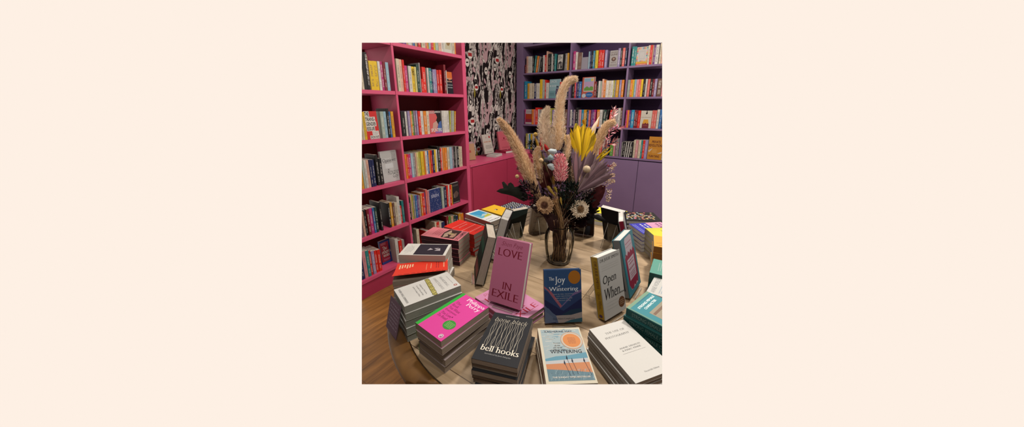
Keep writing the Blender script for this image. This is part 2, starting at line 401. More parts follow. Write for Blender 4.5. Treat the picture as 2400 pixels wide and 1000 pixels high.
# ------------------------------------------------------------------ bookcases
PZ = [.163, .513, .897, 1.266, 1.625, 1.985, 2.345]
VZ = [.905, 1.264, 1.619, 1.962, 2.32]
pc = tag(empty('bookcase', (XP, 1.6, 0)), 'bright pink painted built-in bookcase full of books against the side wall', 'bookcase')
def child(o, root):
    o.parent = root; o.matrix_parent_inverse = root.matrix_world.inverted(); return o
bpy.context.view_layer.update()
def cbox(name, b, mat, root, bev=.0015):
    o = boxobj(name, b, mat, None, bev); bpy.context.view_layer.update(); return child(o, root)
cbox('back_panel', (-2.548, -2.53, .9, 2.40, .1, 2.7), PINKSHADE, pc)
cbox('side_panel', (-2.55, XP, 2.362, 2.412, 0, 2.7), PINK, pc)
for i, z in enumerate(PZ):
    for ya, yb in ((.9, 1.574), (1.596, 2.362)):
        cbox('shelf', (-2.53, XP, ya, yb, z-.028, z), PINK, pc)
for i in range(6):
    cbox('divider', (-2.53, XP+.002, 1.575, 1.595, PZ[i]-.028 if i else .12, PZ[i+1]-.0285 if i < 5 else 2.7), PINK, pc)
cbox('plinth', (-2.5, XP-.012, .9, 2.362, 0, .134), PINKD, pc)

lc = tag(empty('cupboard', (XP, 3.1, 0)), 'low pink built-in cupboard under the black and pink wallpaper', 'cupboard'); bpy.context.view_layer.update()
cbox('worktop', (-2.552, XP+.004, 2.413, YB-.001, .872, .90), PINK, lc)
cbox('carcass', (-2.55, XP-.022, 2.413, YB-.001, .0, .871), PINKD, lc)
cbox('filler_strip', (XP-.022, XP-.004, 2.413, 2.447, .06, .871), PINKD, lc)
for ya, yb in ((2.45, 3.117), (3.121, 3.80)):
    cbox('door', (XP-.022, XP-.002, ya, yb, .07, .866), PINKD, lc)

vc = tag(empty('bookcase', (-1.3, YB, .9)), 'purple painted built-in bookcase of small bays across the end wall', 'bookcase'); bpy.context.view_layer.update()
cbox('back_panel', (-2.5, .3, 4.12, 4.14, .9, 2.8), PURPSHADE, vc)
cbox('side_panel', (-2.512, -2.402, YB, 4.12, .9, 2.8), PURP, vc)
for i, z in enumerate(VZ):
    for xa, xb in ((-2.402, -1.699), (-1.677, -.981), (-.959, .3)):
        cbox('shelf', (xa, xb, YB, 4.12, z-.022, z), PURP, vc)
for x in (-1.688, -.97):
    for i in range(5):
        cbox('divider', (x-.0108, x+.0108, YB-.001, 4.12, VZ[i]-.022, VZ[i+1]-.0225 if i < 4 else 2.8), PURP, vc)
bc = tag(empty('cupboard', (-1.3, YB, 0)), 'purple cupboard with flat plain doors under the purple bookcase', 'cupboard'); bpy.context.view_layer.update()
cbox('carcass', (-2.17, .3, YB+.012, 4.12, 0, .882), M((.03, .018, .05), .6), bc)
for xa, xb in ((-2.165, -1.60), (-1.597, -.738), (-.733, .3)):
    cbox('door', (xa, xb, YB-.008, YB+.012, .05, .872), PURP, bc)

# ------------------------------------------------------------------ books on the shelves
C = dict(cr=(.66, .58, .44), wh=(.68, .66, .63), yl=(.78, .52, .02), py=(.70, .63, .25), orr=(.80, .24, .02), rd=(.72, .02, .012), dr=(.20, .01, .02), mg=(.50, .03, .20),
         pk=(.70, .28, .32), pc=(.72, .42, .33), bk=(.012, .011, .013), nv=(.012, .02, .10), bl=(.03, .15, .42), lb=(.30, .48, .60), tl=(.02, .24, .25), gr=(.10, .30, .04),
         dg=(.02, .06, .05), ll=(.34, .27, .50), pu=(.16, .05, .24), gy=(.30, .28, .28), br=(.16, .07, .05), tn=(.52, .34, .20), ov=(.42, .40, .04), am=(.70, .34, .02), mv=(.26, .18, .24), co=(.68, .14, .12),
         cy=(.02, .28, .50), pl=(.36, .44, .38))
CN = dict(cr='cream', wh='white', yl='yellow', py='pale yellow', orr='orange', rd='red', dr='dark red', mg='magenta', pk='pink', pc='peach', bk='black', nv='navy', bl='blue', lb='light blue', tl='teal', gr='green',
          dg='dark green', ll='lilac', pu='purple', gy='grey', br='brown', tn='tan', ov='olive', am='amber', mv='mauve', co='coral', cy='bright blue', pl='pale green')
ROWN = {}
def axis_point(case, s, d, z):
    """s along the case, d behind the front plane"""
    return Vector((XP-d, s, z)) if case == 'P' else Vector((s, YB+d, z))
def shelfbook(case, s0, s1, z, h, col, lab, grp, d=.03, depth=.13, lean=0, hardish=False, page=PAGE):
    t = s1-s0
    root = empty('hardback_book' if hardish else 'paperback_book', mat=Matrix.Translation(axis_point(case, s0, d, z)) @ (Matrix.Rotation(R(90), 4, 'Z') if case == 'P' else Matrix.Identity(4)))
    # local: x along the shelf, y into the shelf, z up
    if lean: root.matrix_world = root.matrix_world @ Matrix.Rotation(lean, 4, 'Y')
    bm = bmesh.new(); uvl = bm.loops.layers.uv.new('UV'); c = .0012 if not hardish else .0025
    box(bm, 0, c, 0, depth, 0, h); box(bm, t-c, t, 0, depth, 0, h)
    k = len(bm.faces)
    # rounded spine
    bul = min(.0025, t*.12) if not hardish else .002
    prof = [(0, 0), (t*.2, -bul*.8), (t*.5, -bul), (t*.8, -bul*.8), (t, 0)]
    lo = [bm.verts.new((x, y, 0)) for x, y in prof]; hi = [bm.verts.new((x, y, h)) for x, y in prof]
    for i in range(4):
        f = bm.faces.new((lo[i], lo[i+1], hi[i+1], hi[i]))
        for lp, uvv in zip(f.loops, ((i/4, 0), ((i+1)/4, 0), ((i+1)/4, 1), (i/4, 1))): lp[uvl].uv = uvv
    iv = [bm.verts.new((0, c, 0)), bm.verts.new((t, c, 0)), bm.verts.new((0, c, h)), bm.verts.new((t, c, h))]
    bm.faces.new((lo[4], iv[1], iv[3], hi[4])); bm.faces.new((iv[0], lo[0], hi[0], iv[2])); bm.faces.new((iv[1], iv[0], iv[2], iv[3]))
    bm.faces.new((hi[0], hi[1], hi[2], hi[3], hi[4], iv[3], iv[2])); bm.faces.new((lo[4], lo[3], lo[2], lo[1], lo[0], iv[0], iv[1]))
    o = bmobj('cover', bm, SPINE, root); j = random.uniform(.9, 1.1); o.color = (*sc3([col[0]*j, col[1]*j, col[2]*j]), 1)
    pg = bmesh.new(); box(pg, c, t-c, c, depth-.002, .001, h-(.003 if hardish else .0008)); bmobj('pages', pg, page, root)
    tag(root, lab, 'book', grp); return root
def faceout(case, x0, x1, ytop, z, col, lab, grp, d=.02, t=.024, art=None, lean=R(4), page=PAGEW, hpx=None):
    """book standing cover forward; x0,x1 in photo pixels at its foot"""
    s0 = solve(lambda s: proj(axis_point(case, s, d, z))[0], x0, *SR[case]); s1 = solve(lambda s: proj(axis_point(case, s, d, z))[0], x1, *SR[case])
    sm = (s0+s1)/2; w = s1-s0
    h = solve(lambda h: proj(axis_point(case, sm, d, z+h))[1], ytop, .08, .34)/math.cos(lean)
    n = Vector((1, 0, 0)) if case == 'P' else Vector((0, -1, 0))
    m = stand_matrix(axis_point(case, sm, d, z), n, lean, w, h, t)
    root = book('paperback_book', w, h, t, M(col, .5, .3), page, mat=m)
    if art:
        A = Art(); art(A); A.make(root, cover_face(w, h, t))
    tag(root, lab, 'book', grp); return root
def stand_matrix(P, n, lean, w, h, t):
    """book upright on its foot at P (centre of the front bottom edge), cover facing n"""
    n = Vector(n).normalized(); z = Vector((0, 0, 1)); X = z.cross(n); Y = z*math.cos(lean)-n*math.sin(lean); Z = n*math.cos(lean)+z*math.sin(lean)
    P = Vector(P) + z*t*math.sin(lean); O = P - Z*t + Y*(h/2)
    return Matrix(((X.x, Y.x, Z.x, O.x), (X.y, Y.y, Z.y, O.y), (X.z, Y.z, Z.z, O.z), (0, 0, 0, 1)))
BAY = {('P', 'left'): (.6, 1.574), ('P', 'right'): (1.596, 2.361), ('V', 'left'): (-2.401, -1.70), ('V', 'middle'): (-1.676, -.982), ('V', 'right'): (-.958, .5)}
SR = {'P': (.9, 2.6), 'V': (-2.6, .2)}
SHN = {('P', 0): 'lowest', ('P', 1): 'second-lowest', ('P', 2): 'third-lowest', ('P', 3): 'fourth-lowest', ('P', 4): 'fifth-lowest', ('P', 5): 'highest visible',
       ('V', 0): 'lowest', ('V', 1): 'second-lowest', ('V', 2): 'third-lowest', ('V', 3): 'fourth-lowest'}
def row(case, shelf, bay, spec, d=.03):
    z = (PZ if case == 'P' else VZ)[shelf]+.0003
    items = []; x = None; lean = 0
    for tok in spec.split(';'):
        p = tok.split()
        if not p: continue
        if p[0] == 'F': items.append(('F', p[1:])); continue
        if not p[2].isalpha(): x0 = float(p.pop(0))
        else: x0 = x
        x1 = float(p[0]); yt = float(p[1]); c = p[2]; ln = float(p[3]) if len(p) > 3 else 0; x = x1
        items.append(('B', x0, x1, yt, c, ln))
    grp = 'books on the %s shelf, %s bay of the %s bookcase' % (SHN[case, shelf], bay, 'pink' if case == 'P' else 'purple')
    cnt = {}; tot = {}
    for it in items:
        if it[0] == 'B': tot[it[4]] = tot.get(it[4], 0)+1
    prev_s1 = None; lo_, hi_ = BAY[case, bay]
    for it in items:
        if it[0] == 'F': continue
        _, x0, x1, yt, c, ln = it
        f = lambda s: proj(axis_point(case, s, d, z))[0]
        s0 = solve(f, x0, *SR[case]); s1 = solve(f, x1, *SR[case])
        if prev_s1 is not None and s0 < prev_s1+.0004 and s0 > prev_s1-.02: s0 = prev_s1+.0004
        s0 = max(s0, lo_+.0015); s1 = min(s1, hi_-.0015)
        if s1 - s0 < .004: s1 = s0+.004
        if s1 > hi_: continue
        prev_s1 = s1
        h = solve(lambda h: proj(axis_point(case, (s0+s1)/2, d, z+h))[1], yt, .05, .34)
        if ln: ln = max(0, min(ln, math.asin(min(1, max(0, (hi_-.004-s1)/h)))))
        cnt[c] = cnt.get(c, 0)+1
        which = ('only %s' % CN[c]) if tot[c] == 1 else ('%s %s' % (ORD[cnt[c]-1], CN[c]))
        tail = '' if tot[c] == 1 else ' from left'
        lab = '%s book%s on %s shelf, %s bay of %s bookcase' % (which, tail, SHN[case, shelf], bay, 'pink' if case == 'P' else 'purple')
        depth = .19 if False else random.uniform(.125, .15)
        shelfbook(case, s0, s1-.0003, z, h, C[c], lab, grp, d=d+random.uniform(-.003, .003), depth=depth, lean=ln, hardish=(s1-s0 > .03))
W = (.72, .70, .66)
row('P', 5, 'right', '944 952 60 pu;957 60 tn;966 60 wh;968 61 gy;973 61 bl;978 62 tn;981 62 dr;987 62 rd;988 997 62 cr;1001 63 co;1005 63 am;1009 64 lb;1012 64 mg;1017 65 rd;1021 65 yl;1028 66 pl;1035 66 pc;1040 66 wh;1060 1066 68 cr;1069 68 orr', .012)
row('P', 4, 'left', '849 854.6 150 cr;863 869.3 122 bk;870.4 130 tn;881 142.5 yl;891 143 yl;897 143.5 wh;902.5 144 mg;908.5 144.5 dr;909 916 146 lb', .012)
row('P', 4, 'right', '934.3 941.4 137.5 cr;948 139 pc;952.8 140 rd;959 153.5 mg;961 968 154.5 wh;974.6 156 yl;979 156.5 py;980 986 151 dg;989 147 gy;993 185 rd;1001 157 rd;1004 1008 159 wh;1013.6 159.5 tl;1016.5 162 nv;1021 162.5 ll;1025.5 162.5 ll;1026.4 1031 164 rd;1031.6 1037.5 164 rd;1043.5 1047.8 151.5 dr;1049.5 165 wh', .012)
row('P', 3, 'left', '848 851 261 cr;856 262 cr;862 262 yl;896.6 904.5 261 pl;911 261 lb;911.5 917 254 bk;920.5 261 bl;921 927 261 am', .02)
row('P', 3, 'right', '945 953.4 261 bk;958 261 wh;959.3 965 260 ll;969 260 orr;972.5 260 gr;973.4 978 259 mv;982 259 ll;983 988.7 260 rd;995.5 260 wh;996 1002.7 260 orr;1003 1009 260 cr;1037.8 1041.4 259 wh;1045.6 259 wh;1049 259 wh;1054.4 259 wh;1057 259 ov .05;1060.5 259 gy .06;1064.4 259 pl .07;1064.8 1067.8 260 am .08', .022)
row('P', 2, 'left', '848 854.8 380 am;855 859.5 377 pl;865 375 wh;870.6 375 pc;871.6 877 374 nv;883 374 nv;887 893.7 363 bk;894 900.5 371 bk', .028)
row('P', 2, 'right', '952.6 957 361 orr;961 361 rd;966.5 361 mg;972 359 lb;976.5 358 gy;979.6 358 pc;980 984.5 357 py;989 356 ov;989.5 996 354.5 yl;996.7 1000 354 orr;1005 354 wh;1008 353 bl;1012 352.5 orr;1015 352 rd;1015.6 1020.5 352 nv;1021 1024.6 350.5 yl;1028 350 wh;1029 1034.5 343 bk;1037.6 347.5 rd;1040 347 pc;1044.5 346 orr;1049.3 346 orr;1049.8 1054.7 345 cr;1055 1061 344.5 lb;1065 344 mv;1065.5 1068.7 343 bk;1072 343 gy;1072.3 1076.8 343 bk;1080.5 343 cr;1084 343 cr', .035)
row('P', 1, 'left', '848 853.5 490 mv;854.6 859.5 496 pc;860 864.5 492 bk;865.6 871.6 490 dr;879 488 mg;879.4 883.7 487 bl;889 485 dg;894.8 899 474 bk;914 918.4 476 bk;919 924.5 474 am;929 475 br;929.4 935.4 474 cr;941.5 461 wh;945 482 rd;945.4 950.3 470 tl', .03)
row('P', 1, 'right', '959.5 966 463 bk;969 457 pc;972 456 ov;976 457 gy;980.5 457 bl;984.5 457 pu;985 988.5 458 gy;989 992.5 453 orr;998 452 rd;1000.5 451 pu;1001 1005 444 co;1005.5 1009 447 pk;1037 1042.5 439 pl;1043 1048 438 nv;1048.5 1052 434 rd;1055.3 434 wh;1060 433 rd;1062 433 am', .03)
row('P', 0, 'left', '848 856 590 nv;863.6 588 pk;864 871 587 tl;871.4 875.6 587 rd;876 882.8 588 ll;883.4 889 587 rd;889.4 896.6 585 rd;931.5 938 560 wh;938.6 945.8 563 rd;946.5 952 562 gy', .03)
row('P', 0, 'right', '965 974 536 bk;980 986 537 cr;1004 1012 541 rd;1022 1026 520 cr;1032 520 rd;1037 520 cr;1045 520 nv;1049 1054 507 dr;1059 507 gr;1065 506 tn;1071 505 dg;1075 505 nv;1077 1082 500 am;1088 500 orr', .03)
row('V', 3, 'left', '1230 1232.7 152 dr;1233.4 1237.7 132 pc;1240.5 132 wh;1243.4 132 wh;1247.2 132 wh;1247.6 1251 131 bk;1254 130 tl .09;1255 1259 131 orr .12;1260 1262.6 132 gy .13;1265 1268 138 bk .12;1272 1276 129.5 wh;1279.6 129 rd;1283 120 pc;1284 1289 126 bk;1290 1292 126 dg;1295 126.5 wh;1295.5 1298.5 126 bk;1302.3 126 tl;1324.3 1328.6 125 gy;1332 124 am', .02)
row('V', 3, 'middle', '1342 1347.5 120 mg;1351.7 122 wh;1377.6 1381 120.6 lb;1384.6 120 nv;1385 1389 119 bk;1392 119 cy;1393.5 1396 118 ov;1400 118 yl;1401.4 1405 117 rd;1408.4 117 rd;1414 117 rd;1415.5 1421 117 ll;1446.5 1452 113 ll;1452.5 1456 112 bk;1456.7 1462.4 112 co;1463 1467.3 112 nv', .02)
row('V', 3, 'right', '1478.3 1484 109 tl;1488.8 109 tl;1515.7 1520.3 106 cr;1526 105.5 rd;1528.7 105.5 tn;1533.6 105.5 pu;1541.3 104.5 wh;1542.5 105 bk;1543 1547.5 101 cr;1552 100 pc', .02)
row('V', 2, 'left', '1229 1235.6 190.5 cy;1236 1240.5 195.5 am;1246 195 cr;1251.5 195 cr;1252 1256 195 nv;1260 195 wh;1264.7 195 wh;1270.8 186 yl;1272.5 186.5 wh;1276 187 pl;1279 187 rd;1285.3 194 wh;1311 1316 192 rd;1318 1324 195 bk;1331 195 nv', .02)
row('V', 2, 'middle', '1340 1345.4 193 bk;1348.5 192 rd;1351 192 pu;1351.7 1356 191 nv;1361 191 bl;1391.6 1396.5 191 dr;1399.5 191 bk;1400.7 1405 189.5 wh;1408.7 190 pl;1409 1413.3 185 pc;1418 188 orr;1424 188.5 wh;1430 188.5 cr;1435 188.5 wh;1438 188 ov;1441.3 188 gy;1441.8 1448.3 187.5 am;1449 1454 187 ll;1454.6 1460 187 orr', .02)
row('V', 2, 'right', '1468 1472 187 pl;1475 187 gy;1480.4 186.5 orr;1483.6 186.5 yl;1484 1488.8 186 lb;1489 1493.7 186 pk;1499.3 185.5 co;1504.2 185.5 yl;1504.6 1509.8 185 bk;1514 185 wh;1514.7 1520.3 185 co;1521 1526 185 bk;1530.8 185 dr;1531 1536.7 184.5 ll;1537.5 1548.3 184 br;1552.5 184 pk', .02)
row('V', 1, 'left', '1229.5 1231 256 mg;1246 1250 256 orr;1252 257 co;1254.2 256 pk;1259.6 252 rd;1264 256 wh;1268 256 gy;1274 256 cr;1280 256 gy;1286.6 1292.5 253.5 ov;1293 1300 257 ll;1306 256 gy;1311 256 nv;1317 256 bk;1322 256 pl;1330 256 br', .02)
row('V', 1, 'middle', '1334.8 1339.3 257 wh;1342.5 257 nv;1347 257 mv;1347.8 1353 252 bk;1353.3 1356 257 gy;1360.8 257 pk;1361 1366.4 257 cy;1372.9 257 am;1375.5 258 bk;1378 258 bl;1382.2 258 co;1384 1387 257 pu;1390.5 257 pu;1394 257 mg;1397 1403 257 orr;1409.5 257 wh;1410.5 1416 257 dg .08;1421 257 bk .08;1424 1429 257 rd .1;1434 1440 257 pc;1445.3 257 gy;1451 253 wh;1455.7 252 br', .02)
row('V', 1, 'right', '1464 1467.4 258 mg;1471.6 258 orr;1475.8 258 pu;1476.5 1483.5 257.5 cy;1484 1488 258 dr;1492 258 dr;1498 259 rd;1524.8 1530 258.5 co;1535.3 258.5 co;1536 1541.6 256.5 wh;1542.3 1548 256.5 bl;1552.4 257 nv', .02)
row('V', 0, 'right', '1454 1456 333 wh;1458.5 333 bk;1462.3 332.5 bk;1464.3 332.5 wh .05;1467 332.5 bk .05;1469 332.5 wh .07;1471.5 332.5 bk .07;1473.5 332.5 wh .09;1481.5 332.5 bk;1482 1486.7 328 cr;1487 1492.6 328.5 pk;1493.3 1499 328.5 cr;1503 328.5 tl;1508 328.5 rd;1514.3 328.5 ll;1549.5 1552.5 340 wh', .02)
row('V', 0, 'middle', '1342 1347 326 gy;1352 326 cr;1357 326 bk;1364 326 wh;1370 326 co;1376 326 gy;1384 328 nv;1390 328 cr;1396 328 bk;1403 328 wh;1410 328 rd;1417 328 gy;1424 330 nv;1428 1435.5 339 gr;1440 335 pk;1441 1445 325 mv;1448.5 325 gy', .02)
row('V', 0, 'left', '1232 1236.5 313 ov;1239.5 313 wh;1242.5 314 cy;1247.7 314 yl;1253 313 wh;1259 313 nv;1265 314 gy;1272 314 rd;1280 314 cr;1288 314 bk;1296 314 wh;1304 314 bl', .02)

# covers shown face out
def a_trans(A):
    A.rect(0, 0, 1, 1, (.62, .02, .02)); k = (.02, .02, .02); w = (.70, .68, .66)
    for (u0, v0, u1, v1), t in zip(((.0, .80, .40, 1.), (.0, .63, .82, .80), (.04, .46, .86, .63), (.04, .29, .70, .46)), ('THE', 'TRANS-', 'GENDER', 'ISSUE')):
        A.rect(u0, v0, u1, v1, w); A.text(t, u0+.03, v0+.02, u1-.03, v1-.02, k, 'bold')
    A.rect(.44, .12, .96, .29, w); A.text('An argument', .48, .215, .92, .265, k, 'sans'); A.text('for justice', .48, .145, .86, .2, k, 'sans')
    A.rect(.22, 0, .98, .13, w); A.text('SHON FAYE', .25, .02, .95, .115, k, 'bold')
faceout('P', 862.5, 891.5, 261, PZ[3], (.5, .02, .02), 'white and red paperback with heavy black capitals about a transgender issue, cover forward', 'books shown face out', art=a_trans)
def a_splin(A):
    A.rect(0, 0, 1, 1, (.62, .10, .10)); A.rect(0, .86, 1, 1, (.45, .15, .15)); A.rect(.5, .86, 1, 1, (.03, .02, .03)); A.poly([(.6, .86), (1, .86), (1, .45), (.75, .35), (.55, .55), (.68, .7)], (.02, .015, .015))
    A.poly([(.2, .2), (.55, .22), (.7, .4), (.6, .55), (.3, .45)], (.55, .33, .28)); A.poly([(.6, .1), (1, .05), (1, .55), (.8, .48), (.65, .3)], (.05, .12, .36)); A.poly([(.4, 0), (1, 0), (1, .08), (.4, .08)], (.28, .12, .40))
    A.text('LESLIE', .03, .88, .44, .97, (.6, .4, .4), 'bold'); A.text('JAMISON', .48, .88, .98, .98, W, 'bold'); A.text('SPLINTERS', .08, .07, .97, .22, W, 'bold')
faceout('P', 1009.7, 1037.2, 259.5, PZ[3], (.6, .1, .1), 'coral cover with dark haired figure reading splinters, facing forward on pink shelf', 'books shown face out', art=a_splin)
def a_opin(A):
    A.rect(0, 0, 1, 1, (.55, .55, .56)); A.rect(.05, .78, .62, .95, (.48, .48, .48)); A.rect(.22, .45, .72, .60, (.64, .66, .69))
    A.scrib(.66, .70, .95, .97, (.2, .2, .2), 6, 3); A.scrib(.1, .6, .6, .7, (.25, .25, .26), 3, 4); A.scrib(.1, .3, .5, .45, (.4, .4, .42), 4, 5)
    A.text('Opinions', .08, .62, .90, .76, (.06, .06, .07), 'serif'); A.text('Roxane', .30, .24, .98, .42, (.01, .01, .01), 'script'); A.text('Gay', .60, .08, .96, .26, (.01, .01, .01), 'script')
faceout('P', 901.5, 937.6, 354, PZ[2], (.55, .55, .55), 'pale grey cover headed opinions with a black handwritten signature, facing forward', 'books shown face out', art=a_opin, d=.045)
def a_floral(A):
    A.rect(0, 0, 1, 1, (.015, .035, .16)); rr = random.Random(3)
    for k in range(120):
        u, v = rr.random(), rr.random()**1.3; a = rr.uniform(0, 3.14); L = .05
        A.line([(u, v), (min(1, max(0, u+L*math.cos(a))), min(1, max(0, v+L*.7*math.sin(a))))], .016, rr.choice([(.35, .38, .6), (.2, .22, .45), (.5, .45, .6), (.12, .16, .4)]), 1.4)
    A.text('SIREN', .2, .62, .85, .76, (.4, .42, .6), 'bold')
faceout('P', 1009.3, 1036.4, 443.5, PZ[1], (.02, .04, .16), 'navy paperback printed all over with pale lilac floral marks, cover forward', 'books shown face out', art=a_floral, d=.03)
def a_dark(A):
    A.rect(0, 0, 1, 1, (.03, .022, .025)); A.poly([(.1, .45), (.6, .6), (.9, .45), (.7, .3), (.3, .25)], (.12, .07, .06)); A.poly([(.15, .3), (.35, .5), (.3, .28)], (.2, .16, .14)); A.rect(.05, .03, .9, .06, (.3, .28, .28)); A.scrib(.1, .82, .9, .9, (.25, .2, .2), 2, 3)
faceout('P', 1062.3, 1079, 428.5, PZ[1], (.04, .03, .03), 'dark paperback with a dim brown painting on its cover, end of shelf', 'books shown face out', art=a_dark, d=.04)
def a_eth(A):
    A.rect(0, 0, 1, 1, (.02, .05, .26)); A.rect(0, .1, .72, .92, (.28, .01, .03)); A.scrib(.05, .8, .5, .9, (.6, .3, .35), 2, 5)
    A.text('The', .18, .60, .55, .74, W, 'serif'); A.text('ethereal', .10, .44, .88, .60, W, 'serif'); A.text('violet', .14, .30, .72, .44, W, 'serif'); A.scrib(.15, .14, .7, .22, (.5, .2, .4), 2, 8)
faceout('P', 898, 924, 563, PZ[0], (.02, .05, .26), 'blue and dark red cover with white lettering standing on the bottom pink shelf', 'books shown face out', art=a_eth, d=.10)
def a_fire(A):
    A.rect(0, 0, 1, 1, (.02, .02, .03)); A.poly([(0, 1), (1, 1), (1, .7), (.5, .62), (0, .75)], (.65, .14, .02)); A.scrib(.08, .5, .92, .76, (.55, .35, .25), 2, 3); A.scrib(.06, .24, .94, .47, (.3, .33, .36), 2, 4)
faceout('P', 1050, 1063.4, 168.5, PZ[4], (.03, .03, .04), 'small orange and black cover facing forward beside the dark red spine', 'books shown face out', art=a_fire, d=.06)
def a_gold(A):
    A.rect(0, 0, 1, 1, (.66, .66, .60))
    for k in range(9): A.line([(.2+.08*k, .15), (.5+.05*k, .9)], .03, (.40, .30, .05))
    A.ell(.55, .5, .25, .2, (.30, .17, .06)); A.rect(.3, .45, .9, .5, (.6, .5, .2))
faceout('P', 1040.4, 1059.8, 66, PZ[5], (.6, .6, .55), 'white cover with gold figure artwork facing forward on the top pink shelf', 'books shown face out', art=a_gold, d=.014, lean=0)
# ROWN purple face-outs
def a_panel(A):
    A.rect(0, 0, 1, 1, (.015, .014, .016)); A.rect(.08, .12, .72, .97, (.55, .53, .5)); A.text('THE', .16, .84, .45, .92, (.03, .03, .03), 'bold'); A.text('YEARS', .14, .74, .6, .82, (.03, .03, .03), 'bold'); A.text('OF', .16, .66, .4, .72, (.03, .03, .03), 'bold')
    A.poly([(.12, .14), (.7, .14), (.68, .5), (.4, .58), (.14, .5)], (.05, .045, .05)); A.poly([(.25, .14), (.45, .14), (.4, .45), (.28, .4)], (.4, .38, .36)); A.poly([(.5, .3), (.62, .3), (.6, .5), (.52, .5)], (.3, .28, .27))
faceout('V', 1304.5, 1322.5, 126.5, VZ[3], (.02, .02, .02), 'black cover with white picture panel facing forward on the purple bookcase', 'books shown face out', art=a_panel)
faceout('V', 1352.2, 1361.5, 123, VZ[3], (.20, .10, .08), 'narrow brown cover leaning beside white spine in the purple middle bay', 'books shown face out', d=.03, art=lambda A: (A.rect(0, 0, 1, 1, (.20, .11, .09)), A.ell(.55, .6, .3, .2, (.28, .17, .14)), A.scrib(.1, .1, .9, .2, (.4, .3, .28), 2, 2)))
faceout('V', 1362, 1377.2, 134, VZ[3], (.30, .28, .34), 'plain pale grey low cover standing in the purple middle bay', 'books shown face out', d=.03)
def a_quine(A):
    A.rect(0, 0, 1, 1, (.36, .34, .34)); k = (.12, .08, .08); A.scrib(.08, .84, .92, .94, k, 1, 3); A.text('QUINE', .08, .68, .92, .82, k, 'bold'); A.ell(.5, .48, .28, .13, (.10, .05, .04)); A.ell(.5, .5, .12, .06, (.35, .25, .2))
    A.text('HOW TO', .2, .24, .8, .32, k, 'bold'); A.scrib(.05, .06, .95, .2, k, 2, 4)
faceout('V', 1427, 1446, 118, VZ[3], (.36, .34, .34), 'grey cover with dark oval emblem facing forward in the purple middle bay', 'books shown face out', art=a_quine)
def a_collage(A):
    A.rect(0, 0, 1, 1, (.58, .54, .5)); A.rect(0, 0, 1, .08, (.6, .03, .02)); A.rect(0, .08, 1, .2, (.62, .33, .02)); cs = [(.02, .25, .25), (.55, .04, .08), (.62, .33, .02), (.7, .3, .32), (.3, .45, .55)]; rr = random.Random(5)
    for k in range(9): A.rect(.02, .22+k*.085, .14, .28+k*.085, cs[k % 5]); A.rect(.86, .22+k*.085, .98, .28+k*.085, cs[(k+2) % 5])
    for k in range(7): A.rect(.14+k*.1, .86, .2+k*.1, .98, cs[(k+1) % 5]); A.rect(.14+k*.1, .2, .2+k*.1, .26, cs[(k+3) % 5])
    A.rect(.2, .3, .8, .82, (.48, .46, .46)); A.scrib(.3, .4, .7, .7, (.62, .6, .58), 4, 3); A.scrib(.1, .01, .9, .07, W, 1, 3)
faceout('V', 1489, 1515.3, 109.5, VZ[3], (.5, .2, .1), 'white cover framed by colourful rectangles facing forward in the right purple bay', 'books shown face out', art=a_collage)
def a_jack(A):
    A.rect(0, 0, 1, 1, (.26, .42, .48)); A.rect(0, 0, 1, .4, (.16, .32, .37)); w = (.5, .6, .65); A.text('JACK', .08, .78, .7, .95, w, 'bold'); A.scrib(.05, .54, .66, .76, w, 1, 8); A.poly([(.6, .15), (.9, .12), (.92, .5), (.65, .52)], (.07, .05, .12)); A.rect(.66, .55, .88, .64, (.03, .05, .09)); A.scrib(.05, .15, .5, .3, (.02, .06, .1), 3, 6)
faceout('V', 1286, 1310.8, 185.5, VZ[2], (.3, .45, .5), 'light blue cover with pale block capitals facing forward on the left purple bay', 'books shown face out', art=a_jack)
def a_paint(A):
    A.rect(0, 0, 1, 1, (.42, .09, .06)); A.rect(.14, .30, .93, .97, (.55, .5, .5)); A.rect(.17, .34, .90, .94, (.22, .36, .50)); A.rect(.17, .50, .90, .78, (.42, .28, .45)); A.poly([(.17, .34), (.9, .34), (.9, .52), (.7, .56), (.6, .48), (.4, .56), (.17, .45)], (.12, .26, .05)); A.ell(.78, .86, .12, .07, (.55, .42, .12))
    A.ell(.62, .14, .3, .13, (.02, .10, .32)); A.scrib(.4, .1, .84, .18, (.3, .5, .7), 1, 3); A.ell(.2, .1, .16, .1, (.45, .5, .55))
faceout('V', 1362, 1391, 180.5, VZ[2], (.4, .09, .06), 'orange-red book with a pastel landscape picture and blue oval, facing forward', 'books shown face out', art=a_paint)
def a_red3(A):
    A.rect(0, 0, 1, 1, (.28, .015, .05)); A.rect(0, .7, 1, 1, (.5, .46, .48)); A.rect(0, .35, 1, .7, (.42, .04, .01)); A.rect(0, .02, 1, .13, (.5, .46, .48)); A.scrib(.1, .78, .9, .92, (.2, .1, .15), 2, 2)
faceout('V', 1231.3, 1245.4, 256.5, VZ[1], (.3, .02, .05), 'dark red cover with white bands facing forward in the left purple bay', 'books shown face out', art=a_red3)
def a_flame(A):
    A.rect(0, 0, 1, 1, (.58, .54, .47)); A.poly([(.42, .84), (.5, .78), (.6, .84), (.56, .92), (.54, 1), (.48, 1), (.5, .92)], (.02, .01, .01)); A.scrib(.06, .58, .92, .66, (.3, .25, .2), 1, 3); A.poly([(.3, .5), (.7, .5), (.78, .25), (.8, 0), (.2, 0), (.22, .25)], (.62, .30, .03)); A.poly([(.2, 0), (.8, 0), (.8, .22), (.7, .3), (.6, .24), (.5, .32), (.36, .24), (.24, .28), (.2, .2)], (.16, .01, .02)); A.scrib(.3, .13, .7, .18, (.4, .15, .15), 1, 3)
faceout('V', 1498.4, 1524.3, 259.5, VZ[1], (.58, .54, .47), 'cream cover with an orange and dark red vessel shape, facing forward', 'books shown face out', art=a_flame)
